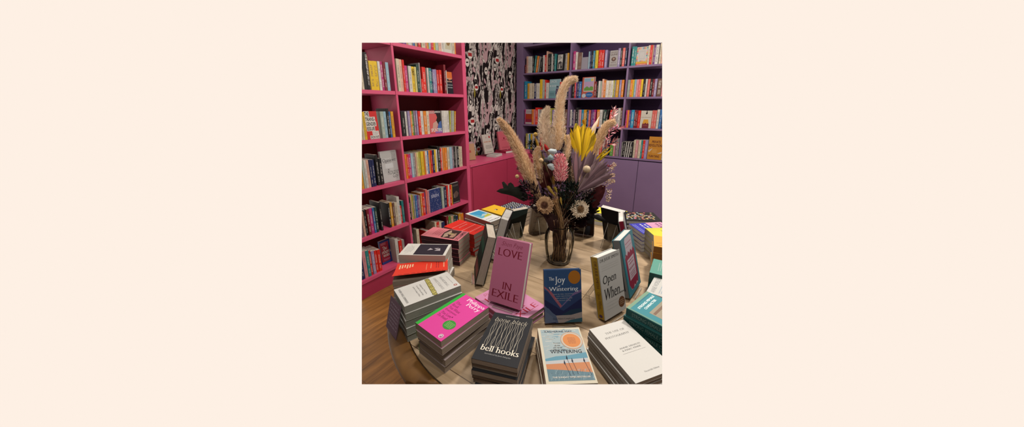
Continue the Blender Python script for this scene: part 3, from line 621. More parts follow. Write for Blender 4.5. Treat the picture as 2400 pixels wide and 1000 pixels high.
def a_priv(A):
    A.rect(0, 0, 1, 1, (.52, .22, .02)); k = (.07, .01, .02); A.text('PRIVATE', .22, .72, .82, .83, k, 'bold'); A.text('REVOLUTIONS', .03, .56, .97, .68, k, 'bold'); A.text('YUAN YANG', .08, .09, .84, .2, k, 'bold'); A.poly([(.02, .38), (.3, .5), (.25, .42), (.1, .3)], (.55, .45, .36)); A.poly([(.65, .27), (.98, .36), (.95, .28)], (.6, .5, .42)); A.rect(.3, .28, .62, .46, (.56, .27, .05))
faceout('V', 1515.7, 1549, 321, VZ[0], (.52, .22, .02), 'orange cover headed private revolutions standing forward on the lowest purple shelf', 'books shown face out', art=a_priv, d=.012)

# readable spines and pictures drawn on a few shelf books
def spinetext(label, t, c, v0, v1, u0=.18, u1=.85, style='bold', rot=-90, band=None):
    for o in bpy.data.objects:
        if o.get('label') == label:
            cv = [q for q in o.children if q.name.startswith('cover')][0]; xs = [v.co.x for v in cv.data.vertices]; zs = [v.co.z for v in cv.data.vertices]
            T, Hh = max(xs), max(zs); A = Art()
            if band: A.rect(0.02, band[0], .98, band[1], band[2])
            if t: A.text(t, u0, v0, u1, v1, c, style, rot)
            A.make(o, Matrix(((T, 0, 0, 0), (0, 0, -1, -.0032), (0, Hh, 0, 0), (0, 0, 0, 1))), 'spine_title'); return
    print('NO SPINE', label)
def L(which, c, shelf, bay, case='pink', n=True): return '%s %s book%s on %s shelf, %s bay of %s bookcase' % (which, c, ' from left' if n else '', shelf, bay, case)
spinetext(L('only', 'black', 'fifth-lowest', 'left', n=False), 'THE HALF OF IT', (.75, .72, .7), .30, .95, .25, .8)
spinetext(L('only', 'yellow', 'fifth-lowest', 'right', n=False), 'GRIT', (.05, .04, .02), .66, .92)
spinetext(L('first', 'navy', 'third-lowest', 'left', 'purple'), 'MUSIC', (.6, .6, .62), .45, .95)
spinetext(L('second', 'black', 'lowest', 'left'), '', (0, 0, 0), 0, 1) if False else None
#==PART3==
# ------------------------------------------------------------------ the oval table
TC = Vector((-.50, 1.22, 0)); TA, TB, TZ = .735, .84, .75
def ovalpt(k, n, s=0): a = 2*math.pi*k/n; return (TC.x+(TA-s)*math.cos(a), TC.y+(TB-s)*math.sin(a))
def table_wood():
    m, n, l, b = newmat('pale_table_boards')
    tc = n.new('ShaderNodeTexCoord')
    br = n.new('ShaderNodeTexBrick'); br.inputs['Scale'].default_value = 1; br.inputs['Brick Width'].default_value = 9; br.inputs['Row Height'].default_value = .1925
    br.offset = 0; br.inputs['Mortar Size'].default_value = .0013; br.inputs['Mortar Smooth'].default_value = .1
    br.inputs['Color1'].default_value = (.285, .212, .138, 1); br.inputs['Color2'].default_value = (.25, .182, .115, 1); br.inputs['Mortar'].default_value = (.06, .035, .02, 1)
    mp = n.new('ShaderNodeMapping'); mp.inputs['Location'].default_value = (4.5, -.105, 0); l.new(tc.outputs['Object'], mp.inputs[0]); l.new(mp.outputs[0], br.inputs[0])
    m2 = n.new('ShaderNodeMapping'); m2.inputs['Scale'].default_value = (1.8, 14, 1); l.new(tc.outputs['Object'], m2.inputs[0])
    nz = n.new('ShaderNodeTexNoise'); nz.inputs['Scale'].default_value = 2; nz.inputs['Detail'].default_value = 6; nz.inputs['Distortion'].default_value = .6; l.new(m2.outputs[0], nz.inputs['Vector'])
    cr = n.new('ShaderNodeValToRGB'); cr.color_ramp.elements[0].color = (.72, .68, .62, 1); cr.color_ramp.elements[1].color = (1.1, 1.1, 1.1, 1); cr.color_ramp.elements[0].position = .3; cr.color_ramp.elements[1].position = .6
    l.new(nz.outputs[0], cr.inputs[0])
    vo = n.new('ShaderNodeTexVoronoi'); vo.inputs['Scale'].default_value = 4.2; vo.inputs['Randomness'].default_value = 1
    m3 = n.new('ShaderNodeMapping'); m3.inputs['Scale'].default_value = (1, 1.7, 1); l.new(tc.outputs['Object'], m3.inputs[0]); l.new(m3.outputs[0], vo.inputs['Vector'])
    ck = n.new('ShaderNodeValToRGB'); ck.color_ramp.elements[0].color = (.25, .14, .08, 1); ck.color_ramp.elements[1].color = (1, 1, 1, 1); ck.color_ramp.elements[0].position = .03; ck.color_ramp.elements[1].position = .07; l.new(vo.outputs['Distance'], ck.inputs[0])
    mx = n.new('ShaderNodeMix'); mx.data_type = 'RGBA'; mx.blend_type = 'MULTIPLY'; mx.inputs[0].default_value = 1
    l.new(br.outputs[0], mx.inputs[6]); l.new(cr.outputs[0], mx.inputs[7])
    mx2 = n.new('ShaderNodeMix'); mx2.data_type = 'RGBA'; mx2.blend_type = 'MULTIPLY'; mx2.inputs[0].default_value = 1
    l.new(mx.outputs[2], mx2.inputs[6]); l.new(ck.outputs[0], mx2.inputs[7]); l.new(mx2.outputs[2], b.inputs['Base Color'])
    b.inputs['Roughness'].default_value = .45; b.inputs['Specular IOR Level'].default_value = .3
    return m
RIM = noisy('brown_table_rim', (.11, .045, .012), (.27, .13, .035), 7, .5, .2, (1, 1, 3))
tb = tag(empty('table', (TC.x, TC.y, 0)), 'large oval wooden table with pale boards and glossy brown rim, covered in books', 'table')
bm = bmesh.new(); N = 128
top = [bm.verts.new((*ovalpt(k, N, .062), TZ)) for k in range(N)]; bot = [bm.verts.new((*ovalpt(k, N, .062), TZ-.025)) for k in range(N)]
bm.faces.new(top); bm.faces.new(bot[::-1])
for k in range(N): bm.faces.new((bot[k], bot[(k+1) % N], top[(k+1) % N], top[k]))
o = bmobj('tabletop', bm, table_wood()); bpy.context.view_layer.update(); child(o, tb)
bm = bmesh.new(); prof = [(.060, -.028), (.060, -.004), (.057, .0), (.050, .002), (.030, .003), (.014, .0), (.003, -.008), (0, -.018), (.004, -.030), (.014, -.038), (.04, -.042)]
rings = [[bm.verts.new((*ovalpt(k, N, s), TZ+z)) for k in range(N)] for s, z in prof]
for i in range(len(prof)):
    for k in range(N):
        f = bm.faces.new((rings[i][k], rings[i][(k+1) % N], rings[(i+1) % len(prof)][(k+1) % N], rings[(i+1) % len(prof)][k])); f.smooth = True
bmesh.ops.recalc_face_normals(bm, faces=bm.faces)
child(bmobj('rim', bm, RIM), tb)
bm = bmesh.new(); lathe(bm, [(.0, .70), (.13, .70), (.13, .66), (.06, .60), (.05, .5), (.085, .38), (.09, .28), (.05, .2), (.07, .14), (.16, .09), (.17, .04), (0, .04)], 32, TC.x, TC.y)
child(bmobj('pedestal', bm, RIM), tb)
for k in range(4):
    a = R(45+90*k); bm = bmesh.new(); d = Vector((math.cos(a), math.sin(a), 0)); c = Vector((TC.x, TC.y, 0))
    tube(bm, [c+d*.1+Vector((0, 0, .12)), c+d*.25+Vector((0, 0, .11)), c+d*.38+Vector((0, 0, .05)), c+d*.46+Vector((0, 0, .03))], [.045, .038, .032, .03], 10)
    child(bmobj('foot', bm, RIM), tb)
# apron
bm = bmesh.new(); r1 = [bm.verts.new((*ovalpt(k, 96, .11), TZ-.026)) for k in range(96)]; r2 = [bm.verts.new((*ovalpt(k, 96, .11), TZ-.10)) for k in range(96)]
for k in range(96): bm.faces.new((r2[k], r2[(k+1) % 96], r1[(k+1) % 96], r1[k]))
child(bmobj('apron', bm, RIM), tb)

# ------------------------------------------------------------------ stacks of books lying on the table
def flat_matrix(c, ex, z):
    ex = Vector((ex[0], ex[1], 0)).normalized(); ey = Vector((-ex.y, ex.x, 0))
    return Matrix(((ex.x, ey.x, 0, c[0]), (ex.y, ey.y, 0, c[1]), (0, 0, 1, z), (0, 0, 0, 1)))
def stack(corners, htop, n, cover, art, toplab, under, grp, page=PAGE, hard=False, spine=None, jit=.004, size=None, z0=TZ+.0005, twist=1.5, undercol=None, seed=1, anchor=None, ex=None):
    """corners BL, BR, TR, TL of the top cover in the photo, htop the height of the stack"""
    rr = random.Random(seed)
    if anchor is None:
        P = [onz(x, y, TZ+htop) for x, y in corners]
        c = sum(P, Vector())/4; exv = (P[1]-P[0])+(P[2]-P[3]); eyv = (P[3]-P[0])+(P[2]-P[1])
        w = exv.length/2; h = eyv.length/2
        exa = exv.normalized() + Vector((eyv.y, -eyv.x, 0)).normalized()
        if size: w, h = size
    else:
        w, h = size; exa = Vector(ex); exn = exa.normalized(); ey = Vector((-exn.y, exn.x, 0)); TLp = Vector((*anchor, 0)); c = TLp+exn*(w/2)-ey*(h/2)
    t = (TZ+htop-z0)/n
    topb = book('hardback_book' if hard else 'paperback_book', w, h, t-.0004, cover, page, hard, spine, mat=flat_matrix(c, exa, z0+t*(n-1)))
    if art: A = Art(); art(A); A.make(topb, cover_face(w, h, t-.0004))
    tag(topb, toplab, 'book', grp)
    if n > 1:
        low = book('hardback_book' if hard else 'paperback_book', w, h, t-.0004, undercol or cover, page, hard, spine, mat=flat_matrix(c, exa, z0))
        for i in range(n-1):
            a = math.atan2(exa.y, exa.x)+R(rr.uniform(-twist, twist)); cc = (c.x+rr.uniform(-jit, jit), c.y+rr.uniform(-jit, jit))
            m = flat_matrix(cc, (math.cos(a), math.sin(a)), z0+t*i)
            b = low if i == 0 else copytree(low, m)
            if i == 0: low.matrix_world = m
            tag(b, '%s, %s' % (under, ('directly under the top copy' if i == n-2 else 'lowest of its stack' if i == 0 else ORD[n-1-i] + ' down in its stack')), 'book', grp)
    return topb
WH = M((.70, .70, .69), .5, .3)
K = (.02, .02, .025)
def a_sweet(A):
    A.rect(0, 0, 1, 1, (.66, .66, .65)); g = (.20, .20, .2)
    A.text('BRAIDING', .17, .79, .78, .835, g, 'serif'); A.text('SWEETGRASS', .12, .68, .86, .725, g, 'serif'); A.scrib(.25, .90, .75, .93, (.35, .35, .35), 1, 3); A.ell(.86, .93, .05, .033, (.35, .06, .05)); A.ell(.86, .93, .025, .018, (.7, .6, .55))
    A.poly([(.02, .62), (.3, .605), (.7, .58), (1, .56), (1, .50), (.7, .50), (.3, .525), (.02, .55)], (.26, .21, .06))
    for i in range(9):
        u = .02+i*.105; v = .595-i*.0065; s_ = 1 if i % 2 else -1
        A.poly([(u, v-.05), (u+.03, v+.018*s_+.01), (u+.09, v+.03), (u+.15, v+.005), (u+.13, v-.04), (u+.07, v-.062)], (.10, .085, .02))
        A.poly([(u+.01, v-.045), (u+.04, v+.014*s_+.008), (u+.09, v+.022), (u+.138, v+.002), (u+.12, v-.034), (u+.07, v-.052)], (.52, .47, .13) if i % 2 else (.40, .36, .08))
        A.line([(u+.02, v-.03), (u+.12, v+.0)], .01, (.20, .17, .04)); A.line([(u+.05, v+.008), (u+.12, v-.025)], .007, (.66, .6, .25))
    for i, t in enumerate(('Indigenous Wisdom,', 'Scientific Knowledge', 'and the Teachings of Plants')): A.text(t, .2, .40-i*.06, .8, .432-i*.06, (.34, .34, .34), 'serif')
    A.text('ROBIN WALL KIMMERER', .1, .055, .9, .09, (.28, .28, .28), 'serif')
stack([(917, 676), (951, 714), (1085, 669), (1048, 640)], .137, 5, WH, a_sweet, 'white paperback with a braided grass picture, top of the front left stack', 'grey-edged paperback in the braided grass stack', 'braided grass paperbacks', page=PAGEG, twist=2, seed=3)
def a_perry(A):
    A.rect(0, 0, 1, 1, (.75, .045, .36)); A.rect(0, 0, .11, 1, (.02, .42, .04)); w = (1.2, 1.05, 1.15); d = (.25, .005, .09)
    A.text('Philippa', .33, .86, .97, .96, w, 'serif'); A.text('Perry', .47, .76, .93, .86, w, 'serif')
    for i, (t, u) in enumerate((('The', .17), ('Book', .2), ('You Want', .36), ('Everyone', .36), ('You Love*', .36), ('To Read', .3))): A.text(t, .17, .72-i*.078, .17+u*1.15, .775-i*.078, d, 'serif')
    A.ell(.72, .30, .17, .10, (.03, .30, .03)); A.scrib(.6, .24, .84, .36, (.35, .55, .2), 5, 2); A.ell(.86, .07, .06, .04, (.75, .7, .75)); A.ell(.86, .07, .045, .03, (.3, .05, .2)); A.text('P', .83, .05, .89, .09, (.8, .75, .8), 'bold')
stack([(970, 753), (1031, 797), (1152, 718), (1085, 690)], .115, 5, M((.75, .045, .36), .5), a_perry, 'hot pink paperback with a green edge stripe on the front left', 'grey-edged paperback in the hot pink stack', 'hot pink paperbacks', page=PAGEB, spine=M((.02, .42, .04)), undercol=M((.4, .33, .33)), twist=2, seed=5)
def a_bell(A):
    A.rect(0, 0, 1, 1, (.028, .030, .036)); w = (.62, .57, .47); rr = random.Random(9)
    A.scrib(.33, .935, .68, .955, (.5, .5, .5), 1, 2); A.text('bone black', .10, .81, .92, .90, w, 'script')
    for k in range(17):
        u = .12+k*.047; d = rr.uniform(-.05, .05); pts = [(u+d*i/10+.012*math.sin(i*1.3+k*1.7), .83-i*.057) for i in range(11)]
        A.line(pts, .006, w, 1.5)
    A.text('bell hooks', .08, .18, .94, .28, (1.1, 1.0, .85), 'serif'); A.text('Introduced by Jessi Adegoke', .22, .115, .80, .145, (.42, .42, .42), 'serif')
stack([(1103, 838), (1209, 862), (1253, 745), (1160, 733)], .102, 6, M((.028, .030, .036), .45), a_bell, 'black paperback covered in fine wavy cream lines, front of the table', 'brown-paged paperback in the black covered stack', 'black covered paperbacks', page=PAGEB, spine=M((.02, .02, .02)), twist=2.5, jit=.006, seed=2)
def a_wint(A):
    A.rect(0, 0, 1, 1, (.66, .62, .50)); A.rect(.06, .045, .97, .965, (.36, .46, .50)); rr = random.Random(4)
    for k in range(90):
        u, v = rr.uniform(.07, .85), rr.uniform(.52, .96); L = rr.uniform(.05, .14); A.line([(u, v), (min(.96, u+L/2), v+rr.uniform(-.01, .012)), (min(.965, u+L), v+rr.uniform(-.012, .012))], .018, rr.choice([(.5, .55, .55), (.22, .36, .44), (.58, .6, .58), (.42, .42, .40), (.15, .3, .4)]), 1.5)
    A.poly([(.06, .40), (.3, .44), (.55, .45), (.97, .50), (.97, .36), (.06, .34)], (.10, .30, .42)); A.poly([(.06, .36), (.5, .38), (.97, .40), (.97, .32), (.06, .30)], (.50, .52, .55)); A.poly([(.06, .31), (.97, .33), (.97, .15), (.4, .2), (.06, .23)], (.56, .22, .09)); A.poly([(.06, .23), (.4, .21), (.97, .16), (.97, .045), (.06, .045)], (.10, .20, .26))
    for k in range(60):
        u = rr.uniform(.07, .95); v = rr.uniform(.05, .2); A.line([(u, v), (min(.97, u+.03), min(.22, v+.05))], .006, rr.choice([(.3, .42, .48), (.04, .09, .14), (.2, .32, .38)]), 1.5)
    for u, v in ((.45, .33), (.52, .41), (.62, .36), (.87, .36)): A.line([(u+.06, .12), (u, v)], .008, (.02, .03, .06), 1.5); A.poly([(u-.018, v-.01), (u+.004, v+.05), (u+.018, v-.01), (u, v-.04)], (.015, .03, .06))
    A.ell(.73, .73, .25, .17, (.5, .3, .2)); A.ell(.73, .73, .235, .158, (.55, .52, .46)); A.ell(.73, .73, .20, .133, (.66, .24, .06)); A.scrib(.64, .66, .82, .79, (.3, .08, .04), 5, 3)
    A.text('KATHERINE MAY', .15, .90, .80, .935, (.03, .04, .08), 'sans')
    for i, t in enumerate(('The power', 'of rest', 'and retreat', 'in difficult times')): A.text(t, .38-.009*len(t), .668-i*.042, .38+.009*len(t), .693-i*.042, (.04, .04, .05), 'sans')
    A.text('WINTERING', .20, .49, .88, .55, (.03, .03, .04), 'sans'); A.text('THE SUNDAY TIMES BESTSELLER', .15, .085, .90, .11, (.66, .64, .6), 'bold')
stack([(1277, 903), (1398, 895), (1359, 765), (1263, 770)], .092, 5, M((.66, .62, .5), .5), a_wint, 'pale blue and orange paperback titled wintering at the front of the table', 'orange-spined paperback in the wintering stack', 'wintering paperbacks', page=PAGEB, spine=M((.34, .13, .06)), twist=2, seed=8)
def a_use(A):
    A.rect(0, 0, 1, 1, (.70, .70, .69)); k = (.09, .09, .09); A.text('THE USE OF', .26, .815, .80, .85, k, 'serif'); A.text('PHOTOGRAPHY', .17, .73, .83, .765, k, 'serif')
    A.text('ANNIE ERNAUX', .27, .505, .83, .53, k, 'serif'); A.text('& MARC MARIE', .29, .46, .79, .485, k, 'serif'); A.scrib(.25, .415, .85, .43, (.3, .3, .3), 1, 2); A.text('Fitzcarraldo Editions', .36, .09, .73, .112, (.2, .2, .2), 'serif')
stack([(1483, 894), (1590, 862), (1461, 749), (1381, 773)], .100, 8, WH, a_use, 'plain white paperback with small serif capitals, front right of the table', 'thin white-spined paperback in the plain white stack', 'plain white paperbacks', page=PAGEB, spine=M((.42, .39, .35)), size=(.128, .200), twist=1.5, jit=.005, seed=6)
def a_even(A):
    A.rect(0, 0, 1, 1, (.68, .69, .70)); A.rect(.10, .38, .92, .92, (.03, .28, .52)); A.poly([(.10, .92), (.5, .38), (.10, .38)], (.10, .42, .60)); A.poly([(.3, .38), (.92, .38), (.92, .55), (.55, .5)], (.45, .45, .06)); A.poly([(.25, .48), (.6, .62), (.9, .58), (.7, .5)], (.40, .55, .58)); A.scrib(.15, .2, .6, .27, (.3, .3, .3), 1, 2); A.scrib(.1, .05, .9, .14, (.08, .08, .1), 1, 3)
stack([(1151, 519), (1180, 509), (1120, 491), (1087, 501)][0:0] or [(1151, 519), (1182, 509), (1120, 491), (1087, 501)], .145, 5, WH, None, 'x', 'tan-paged paperback in the white and blue stack', 'white and blue paperbacks', page=PAGEB, spine=M((.42, .09, .07)), twist=1, seed=7) if False else None
def ordered(c, k): return c[k:]+c[:k]
q = [(1151, 519), (1182, 509), (1120, 491), (1087, 501)]
stack(q, .145, 5, WH, a_even, 'white paperback with a blue and yellow picture, far left of the table', 'tan-paged paperback in the white and blue stack', 'white and blue paperbacks', page=PAGEB, spine=M((.42, .09, .07)), twist=1, seed=7)
def a_red(A):
    A.rect(0, 0, 1, 1, (.78, .018, .008)); w = (.75, .4, .36)
    for v in (.73, .42, .20): A.line([(.02, v), (.98, v)], .014, w)
    A.scrib(.25, .58, .8, .64, w, 1, 6); A.scrib(.3, .07, .75, .16, (.3, .01, .01), 1, 7); A.scrib(.15, .27, .85, .38, (.35, .01, .01), 2, 3)
stack([(1110, 549), (1145, 533), (1077, 513), (1041, 531)], .122, 5, M((.78, .018, .008), .45), a_red, 'bright red paperback with thin pale lines, left side of the table', 'pale-paged paperback in the bright red stack', 'bright red paperbacks', page=PAGE, spine=M((.5, .02, .01)), twist=2, seed=12)
def a_slip(A):
    A.rect(0, 0, 1, 1, (.66, .20, .24)); k = (.12, .01, .03); A.rect(.22, .60, .80, .61, k)
    A.poly([(.1, .16), (.96, .18), (.96, .52), (.6, .56), (.1, .5)], (.06, .03, .03)); A.poly([(.12, .45), (.5, .52), (.9, .45), (.7, .38), (.45, .42), (.3, .36)], (.5, .36, .27)); A.poly([(.2, .3), (.55, .33), (.7, .24), (.4, .2), (.22, .22)], (.48, .28, .2)); A.poly([(.45, .4), (.6, .42), (.62, .3), (.5, .28)], (.55, .42, .2))
    A.text('SEMPITSIS', .06, .045, .94, .13, k, 'bold', 180); A.scrib(.25, .64, .85, .80, (.35, .05, .08), 3, 4); A.scrib(.1, .92, .5, .94, (.35, .05, .08), 1, 4)
stack([(1074, 564), (1100, 543), (1016, 531), (986, 551)], .135, 6, M((.66, .20, .24), .45), a_slip, 'pink paperback with a dark picture of hands, left side of the table', 'tan-paged paperback in the pink hands stack', 'pink paperbacks with hands', page=PAGEB, spine=M((.06, .02, .03)), twist=1.5, seed=13)
def a_wb(A):
    A.rect(0, 0, 1, 1, (.66, .65, .62)); A.rect(.04, .06, .96, .70, (.028, .022, .035)); w = (.42, .38, .42)
    A.poly([(.42, .46), (.62, .42), (.5, .34)], w); A.poly([(.40, .30), (.62, .20), (.40, .17)], w); A.poly([(.60, .33), (.64, .22), (.52, .27)], w); A.scrib(.25, .78, .75, .95, (.4, .4, .4), 5, 5); A.line([(.1, .9), (.5, .76), (.9, .9)], .008, (.45, .44, .42))
stack([(1044, 598), (1058, 572), (957, 570), (933, 597)], .150, 4, M((.66, .65, .62), .5), a_wb, 'white paperback with a large black panel, left side behind the red cover', 'white-covered paperback in the black panel stack', 'white paperbacks with black panels', page=PAGE, spine=M((.6, .58, .54)), jit=.011, twist=5, seed=21)
def a_less(A):
    A.rect(0, 0, 1, 1, (.74, .035, .012)); w = (.8, .55, .35); k = (.25, .01, .01)
    A.scrib(.08, .90, .60, .95, w, 1, 6); A.scrib(.1, .76, .62, .84, k, 2, 9); A.scrib(.2, .66, .6, .69, w, 1, 3); A.scrib(.2, .58, .7, .6, w, 1, 5)
    for i in range(6): A.rect(.12, .30-i*.048, .32+.04*(i % 3), .325-i*.048, w)
    A.scrib(.86, .1, .95, .92, (.28, .01, .02), 1, 11, True)
def a_yel(A):
    A.rect(0, 0, 1, 1, (.72, .42, .01)); A.ell(.45, .62, .1, .05, (.05, .03, .03)); A.ell(.40, .62, .05, .03, (.7, .6, .55)); A.scrib(.3, .10, .95, .26, (.74, .66, .12), 1, 5)
stack([(1185, 507), (1216, 494), (1158, 480), (1127, 489)], .138, 5, M((.72, .42, .01), .5), a_yel, 'yellow paperback with a small dark oval, far left of the table', 'tan-paged paperback in the yellow stack', 'yellow paperbacks', page=PAGEB, spine=M((.6, .35, .02)), twist=1, seed=15)
def a_zig(A):
    A.rect(0, 0, 1, 1, (.03, .03, .04)); rr = random.Random(2)
    for j in range(10):
        for i in range(6): u = .08+i*.15+(j % 2)*.03; A.poly([(u, .05+j*.093), (u+.10, .08+j*.093), (u+.115, .12+j*.093), (u+.015, .09+j*.093)], (.52, .55, .58) if rr.random() > .15 else (.12, .18, .55))
stack([(1215, 497), (1252, 484), (1200, 472), (1166, 485)], .110, 4, BLK, a_zig, 'paperback patterned with black and white zigzags, far side of the table', 'tan-edged paperback in the zigzag stack', 'zigzag patterned paperbacks', page=PAGEB, spine=M((.26, .18, .17)), twist=1, seed=16)
# red cover whose paper is curling up
def curl_book():
    P = [onz(x, y, TZ+.125) for x, y in ((920, 657), (1049, 642), (1047, 604), (930, 612))]
    c = sum(P, Vector())/4; ex = (P[1]-P[0]).normalized(); nx = -ex  # book top towards the right of the photo
    w, h = .135, .205; cen = (P[0]+P[1])/2 + Vector((-ex.y, ex.x, 0))*(w/2)
    exb = Vector((ex.y, -ex.x, 0)); n = 5; z0 = TZ+.0005; t = .122/n
    low = None
    for i in range(n):
        a = math.atan2(exb.y, exb.x)+R((-1.5, 1, -2, 1.2, 0)[i]); m = flat_matrix((cen.x+(.003, -.004, .002, .004, 0)[i], cen.y+(.002, -.003, .001, -.002, 0)[i]), (math.cos(a), math.sin(a)), z0+t*i)
        if low is None: low = book('paperback_book', w, h, t-.0004, M((.42, .36, .33)), PAGEB, mat=m); b = low
        elif i < n-1: b = copytree(low, m)
        else:
            b = empty('paperback_book', mat=m)
            bm, pg = bookmesh(w, h, t-.003, False); bmobj('pages', pg, PAGEB, b)
            bm.free(); bm = bmesh.new(); box(bm, -w/2, w/2, -h/2, h/2, 0, .0007); box(bm, -w/2, -w/2+.001, -h/2, h/2, 0, t-.003, 0); bmobj('back_cover', bm, M((.6, .05, .03)), b)
            # curled front cover: lifts towards the fore edge
            bm = bmesh.new(); A = Art(); a_less(A); A.bm.verts.ensure_lookup_table()
            nx_ = 14; g = [[bm.verts.new((-w/2+w*i2/nx_, -h/2+h*j/6, t-.002+.022*(i2/nx_)**2)) for j in range(7)] for i2 in range(nx_+1)]
            for i2 in range(nx_):
                for j in range(6): f = bm.faces.new((g[i2][j], g[i2+1][j], g[i2+1][j+1], g[i2][j+1])); f.smooth = True
            cv = bmobj('curled_cover', bm, M((.70, .03, .012), .45), b)
            bmesh.ops.subdivide_edges(A.bm, edges=[e for e in A.bm.edges if e.calc_length() > .15], cuts=12, use_grid_fill=True)
            for v in A.bm.verts:
                u, vv, zz = v.co; v.co = (-w/2+w*u, -h/2+h*vv, t-.0015+.022*u*u+zz*2)
            bmobj('cover_print', A.bm, A.mats, b)
            tag(b, 'red paperback whose thin cover is curling up, left edge of the table', 'book', 'red paperbacks with curling cover'); continue
        tag(b, 'brown-edged paperback under the curling red cover, %s from the bottom' % ORD[i], 'book', 'red paperbacks with curling cover')
curl_book()
# pink "exile" stack that the standing pink book rests on
def a_love(A, low=False):
    A.rect(0, 0, 1, 1, (.70, .30, .52) if low else (.74, .23, .42)); d = (.42, .01, .035) if low else (.26, .006, .03)  # one cover in two tones: lying copy painted paler, as lit from above
    A.text('Shon Faye', .18, .865, .82, .955, d, 'script'); A.text('LOVE', .10, .73, .84, .845, d, 'serif'); A.text('IN', .38, .235, .66, .34, d, 'serif'); A.text('EXILE', .10, .09, .90, .20, d, 'serif')
stack([(1186, 752), (1275, 704), (1197, 668), (1116, 706)], .045, 2, M((.70, .30, .52), .45), lambda A: a_love(A, True), 'pale pink hardback lying under the upright pink book', 'pink hardback lying in the pair under the upright pink book', 'pale pink lying hardbacks', page=PAGE, hard=True, spine=M((.5, .1, .2)), size=(.155, .225), seed=4)

# right hand side of the table, cut by the edge of the photograph
def a_strong(A):
    A.rect(0, 0, 1, 1, (.02, .26, .33)); A.rect(0, 0, .05, 1, (.12, .30, .25)); A.rect(0, .95, 1, 1, (.20, .36, .25)); w = (.6, .68, .66); A.scrib(.3, .92, .9, .95, (.02, .1, .16), 1, 2); w = (1., 1.1, 1.1)
    A.text('STRONG FEMALE', .18, .845, .93, .885, w, 'bold'); A.text('CHARACTER', .28, .775, .82, .815, w, 'bold'); A.rect(.22, .2, .92, .71, (.34, .30, .22)); A.poly([(.22, .2), (.9, .2), (.8, .4), (.5, .6), (.3, .5)], (.12, .04, .03)); A.rect(.25, .62, .9, .66, (.2, .12, .08)); A.rect(.3, .45, .9, .49, (.45, .10, .06))
sf = stack(None, .142, 5, M((.02, .20, .22), .35, .4), a_strong, 'glossy teal hardback titled strong female character, top of the right-hand stack', 'glossy dark teal hardback in the right-hand stack', 'glossy teal hardbacks', page=PAGEW, hard=True, spine=M((.012, .085, .085), .35, .4), size=(.135, .205), anchor=tuple(onz(1468, 720, TZ+.142))[:2], ex=onz(1514, 683, TZ+.142)-onz(1468, 720, TZ+.142), twist=3, jit=.006, undercol=M((.015, .11, .11), .35, .4), seed=9)
def spine_label(root, t, c, style='bold'):
    w, h, tt = root['_d']; A = Art(); A.text(t, .25, .10, .72, .90, c, style, -90); A.make(root, Matrix(((0, 0, -1, -w/2-.0006), (0, h, 0, -h/2), (tt, 0, 0, 0), (0, 0, 0, 1))), 'spine_title')
for o in [o for o in bpy.data.objects if o.get('group') == 'glossy teal hardbacks']: spine_label(o, 'STRONG FEMALE CHARACTER', (.12, .24, .23))
def a_wors(A):
    A.rect(0, 0, 1, 1, (.62, .63, .62)); A.text('ANNIE WORSLEY', .07, .87, .93, .945, (.2, .22, .24), 'sans'); A.scrib(.1, .68, .9, .82, (.3, .4, .52), 4, 3); A.text('W', .06, .50, .30, .62, (.2, .22, .26), 'serif'); A.scrib(.1, .3, .9, .46, (.3, .4, .52), 4, 5)
stack(None, .110, 4, WH, a_wors, 'white paperback with faint grey-blue lettering at the right edge', 'white paperback in the right edge stack beside teal hardbacks', 'white paperbacks at right', page=PAGEW, size=(.129, .198), anchor=(-.124, 1.052), ex=(.06, 1, 0), seed=31, twist=4, jit=.008)
def a_teal2(A):
    A.rect(0, 0, 1, 1, (.10, .34, .28)); A.scrib(.3, .42, .72, .62, (.6, .62, .6), 2, 5); A.scrib(.2, .8, .8, .88, (.3, .45, .42), 2, 3)
stack(None, .125, 3, M((.02, .12, .10), .5), a_teal2, 'sea green paperback with white words at the right edge, middle depth', 'dark-edged paperback in the sea green stack', 'sea green paperbacks', page=PAGEB, spine=M((.02, .10, .09)), size=(.13, .198), anchor=(-.136, 1.172), ex=(-.05, 1, 0), seed=33, twist=3)
stack(None, .072, 2, M((.02, .04, .42), .5), lambda A: (A.rect(0, 0, 1, 1, (.02, .04, .45)), A.text('BLUE', .2, .7, .8, .84, (.4, .5, .7), 'bold')), 'royal blue paperback in front of the sea green stack', 'royal blue paperback at the right edge', 'royal blue paperbacks', page=PAGE, size=(.12, .19), anchor=(-.128, 1.075+.03), ex=(0, 1, 0), seed=34) if False else None
def a_or(A): A.rect(0, 0, 1, 1, (.68, .36, .03)); A.line([(.1, .9), (.6, .4), (.9, .3)], .02, (.3, .08, .01)); A.line([(.3, .95), (.5, .5)], .02, (.3, .08, .01)); A.scrib(.1, .1, .9, .25, (.3, .1, .02), 2, 4)
stack(None, .155, 5, M((.55, .25, .03), .45), a_or, 'orange paperback with brown strokes at the right edge of the photo', 'orange-spined paperback in the right edge stack', 'orange paperbacks', page=PAGE, spine=M((.33, .13, .02)), size=(.129, .198), anchor=(-.155, 1.475-.11), ex=(-.18, 1, 0), seed=35, twist=1.5)
def a_yr(A): A.rect(0, 0, 1, 1, (.66, .64, .04)); A.scrib(.2, .3, .8, .6, (.30, .27, .02), 3, 4); A.line([(.1, .7), (.9, .75)], .01, (.3, .27, .02))
stack(None, .150, 5, M((.66, .64, .04), .45), a_yr, 'lemon yellow paperback at the right edge behind the orange one', 'cream-paged paperback in the lemon yellow stack', 'lemon yellow paperbacks', page=PAGE, size=(.129, .20), anchor=(-.229, 1.575), ex=(.62, -.78, 0), seed=36, twist=1.5) if False else None
e = Vector((.55, -.83, 0)).normalized(); 
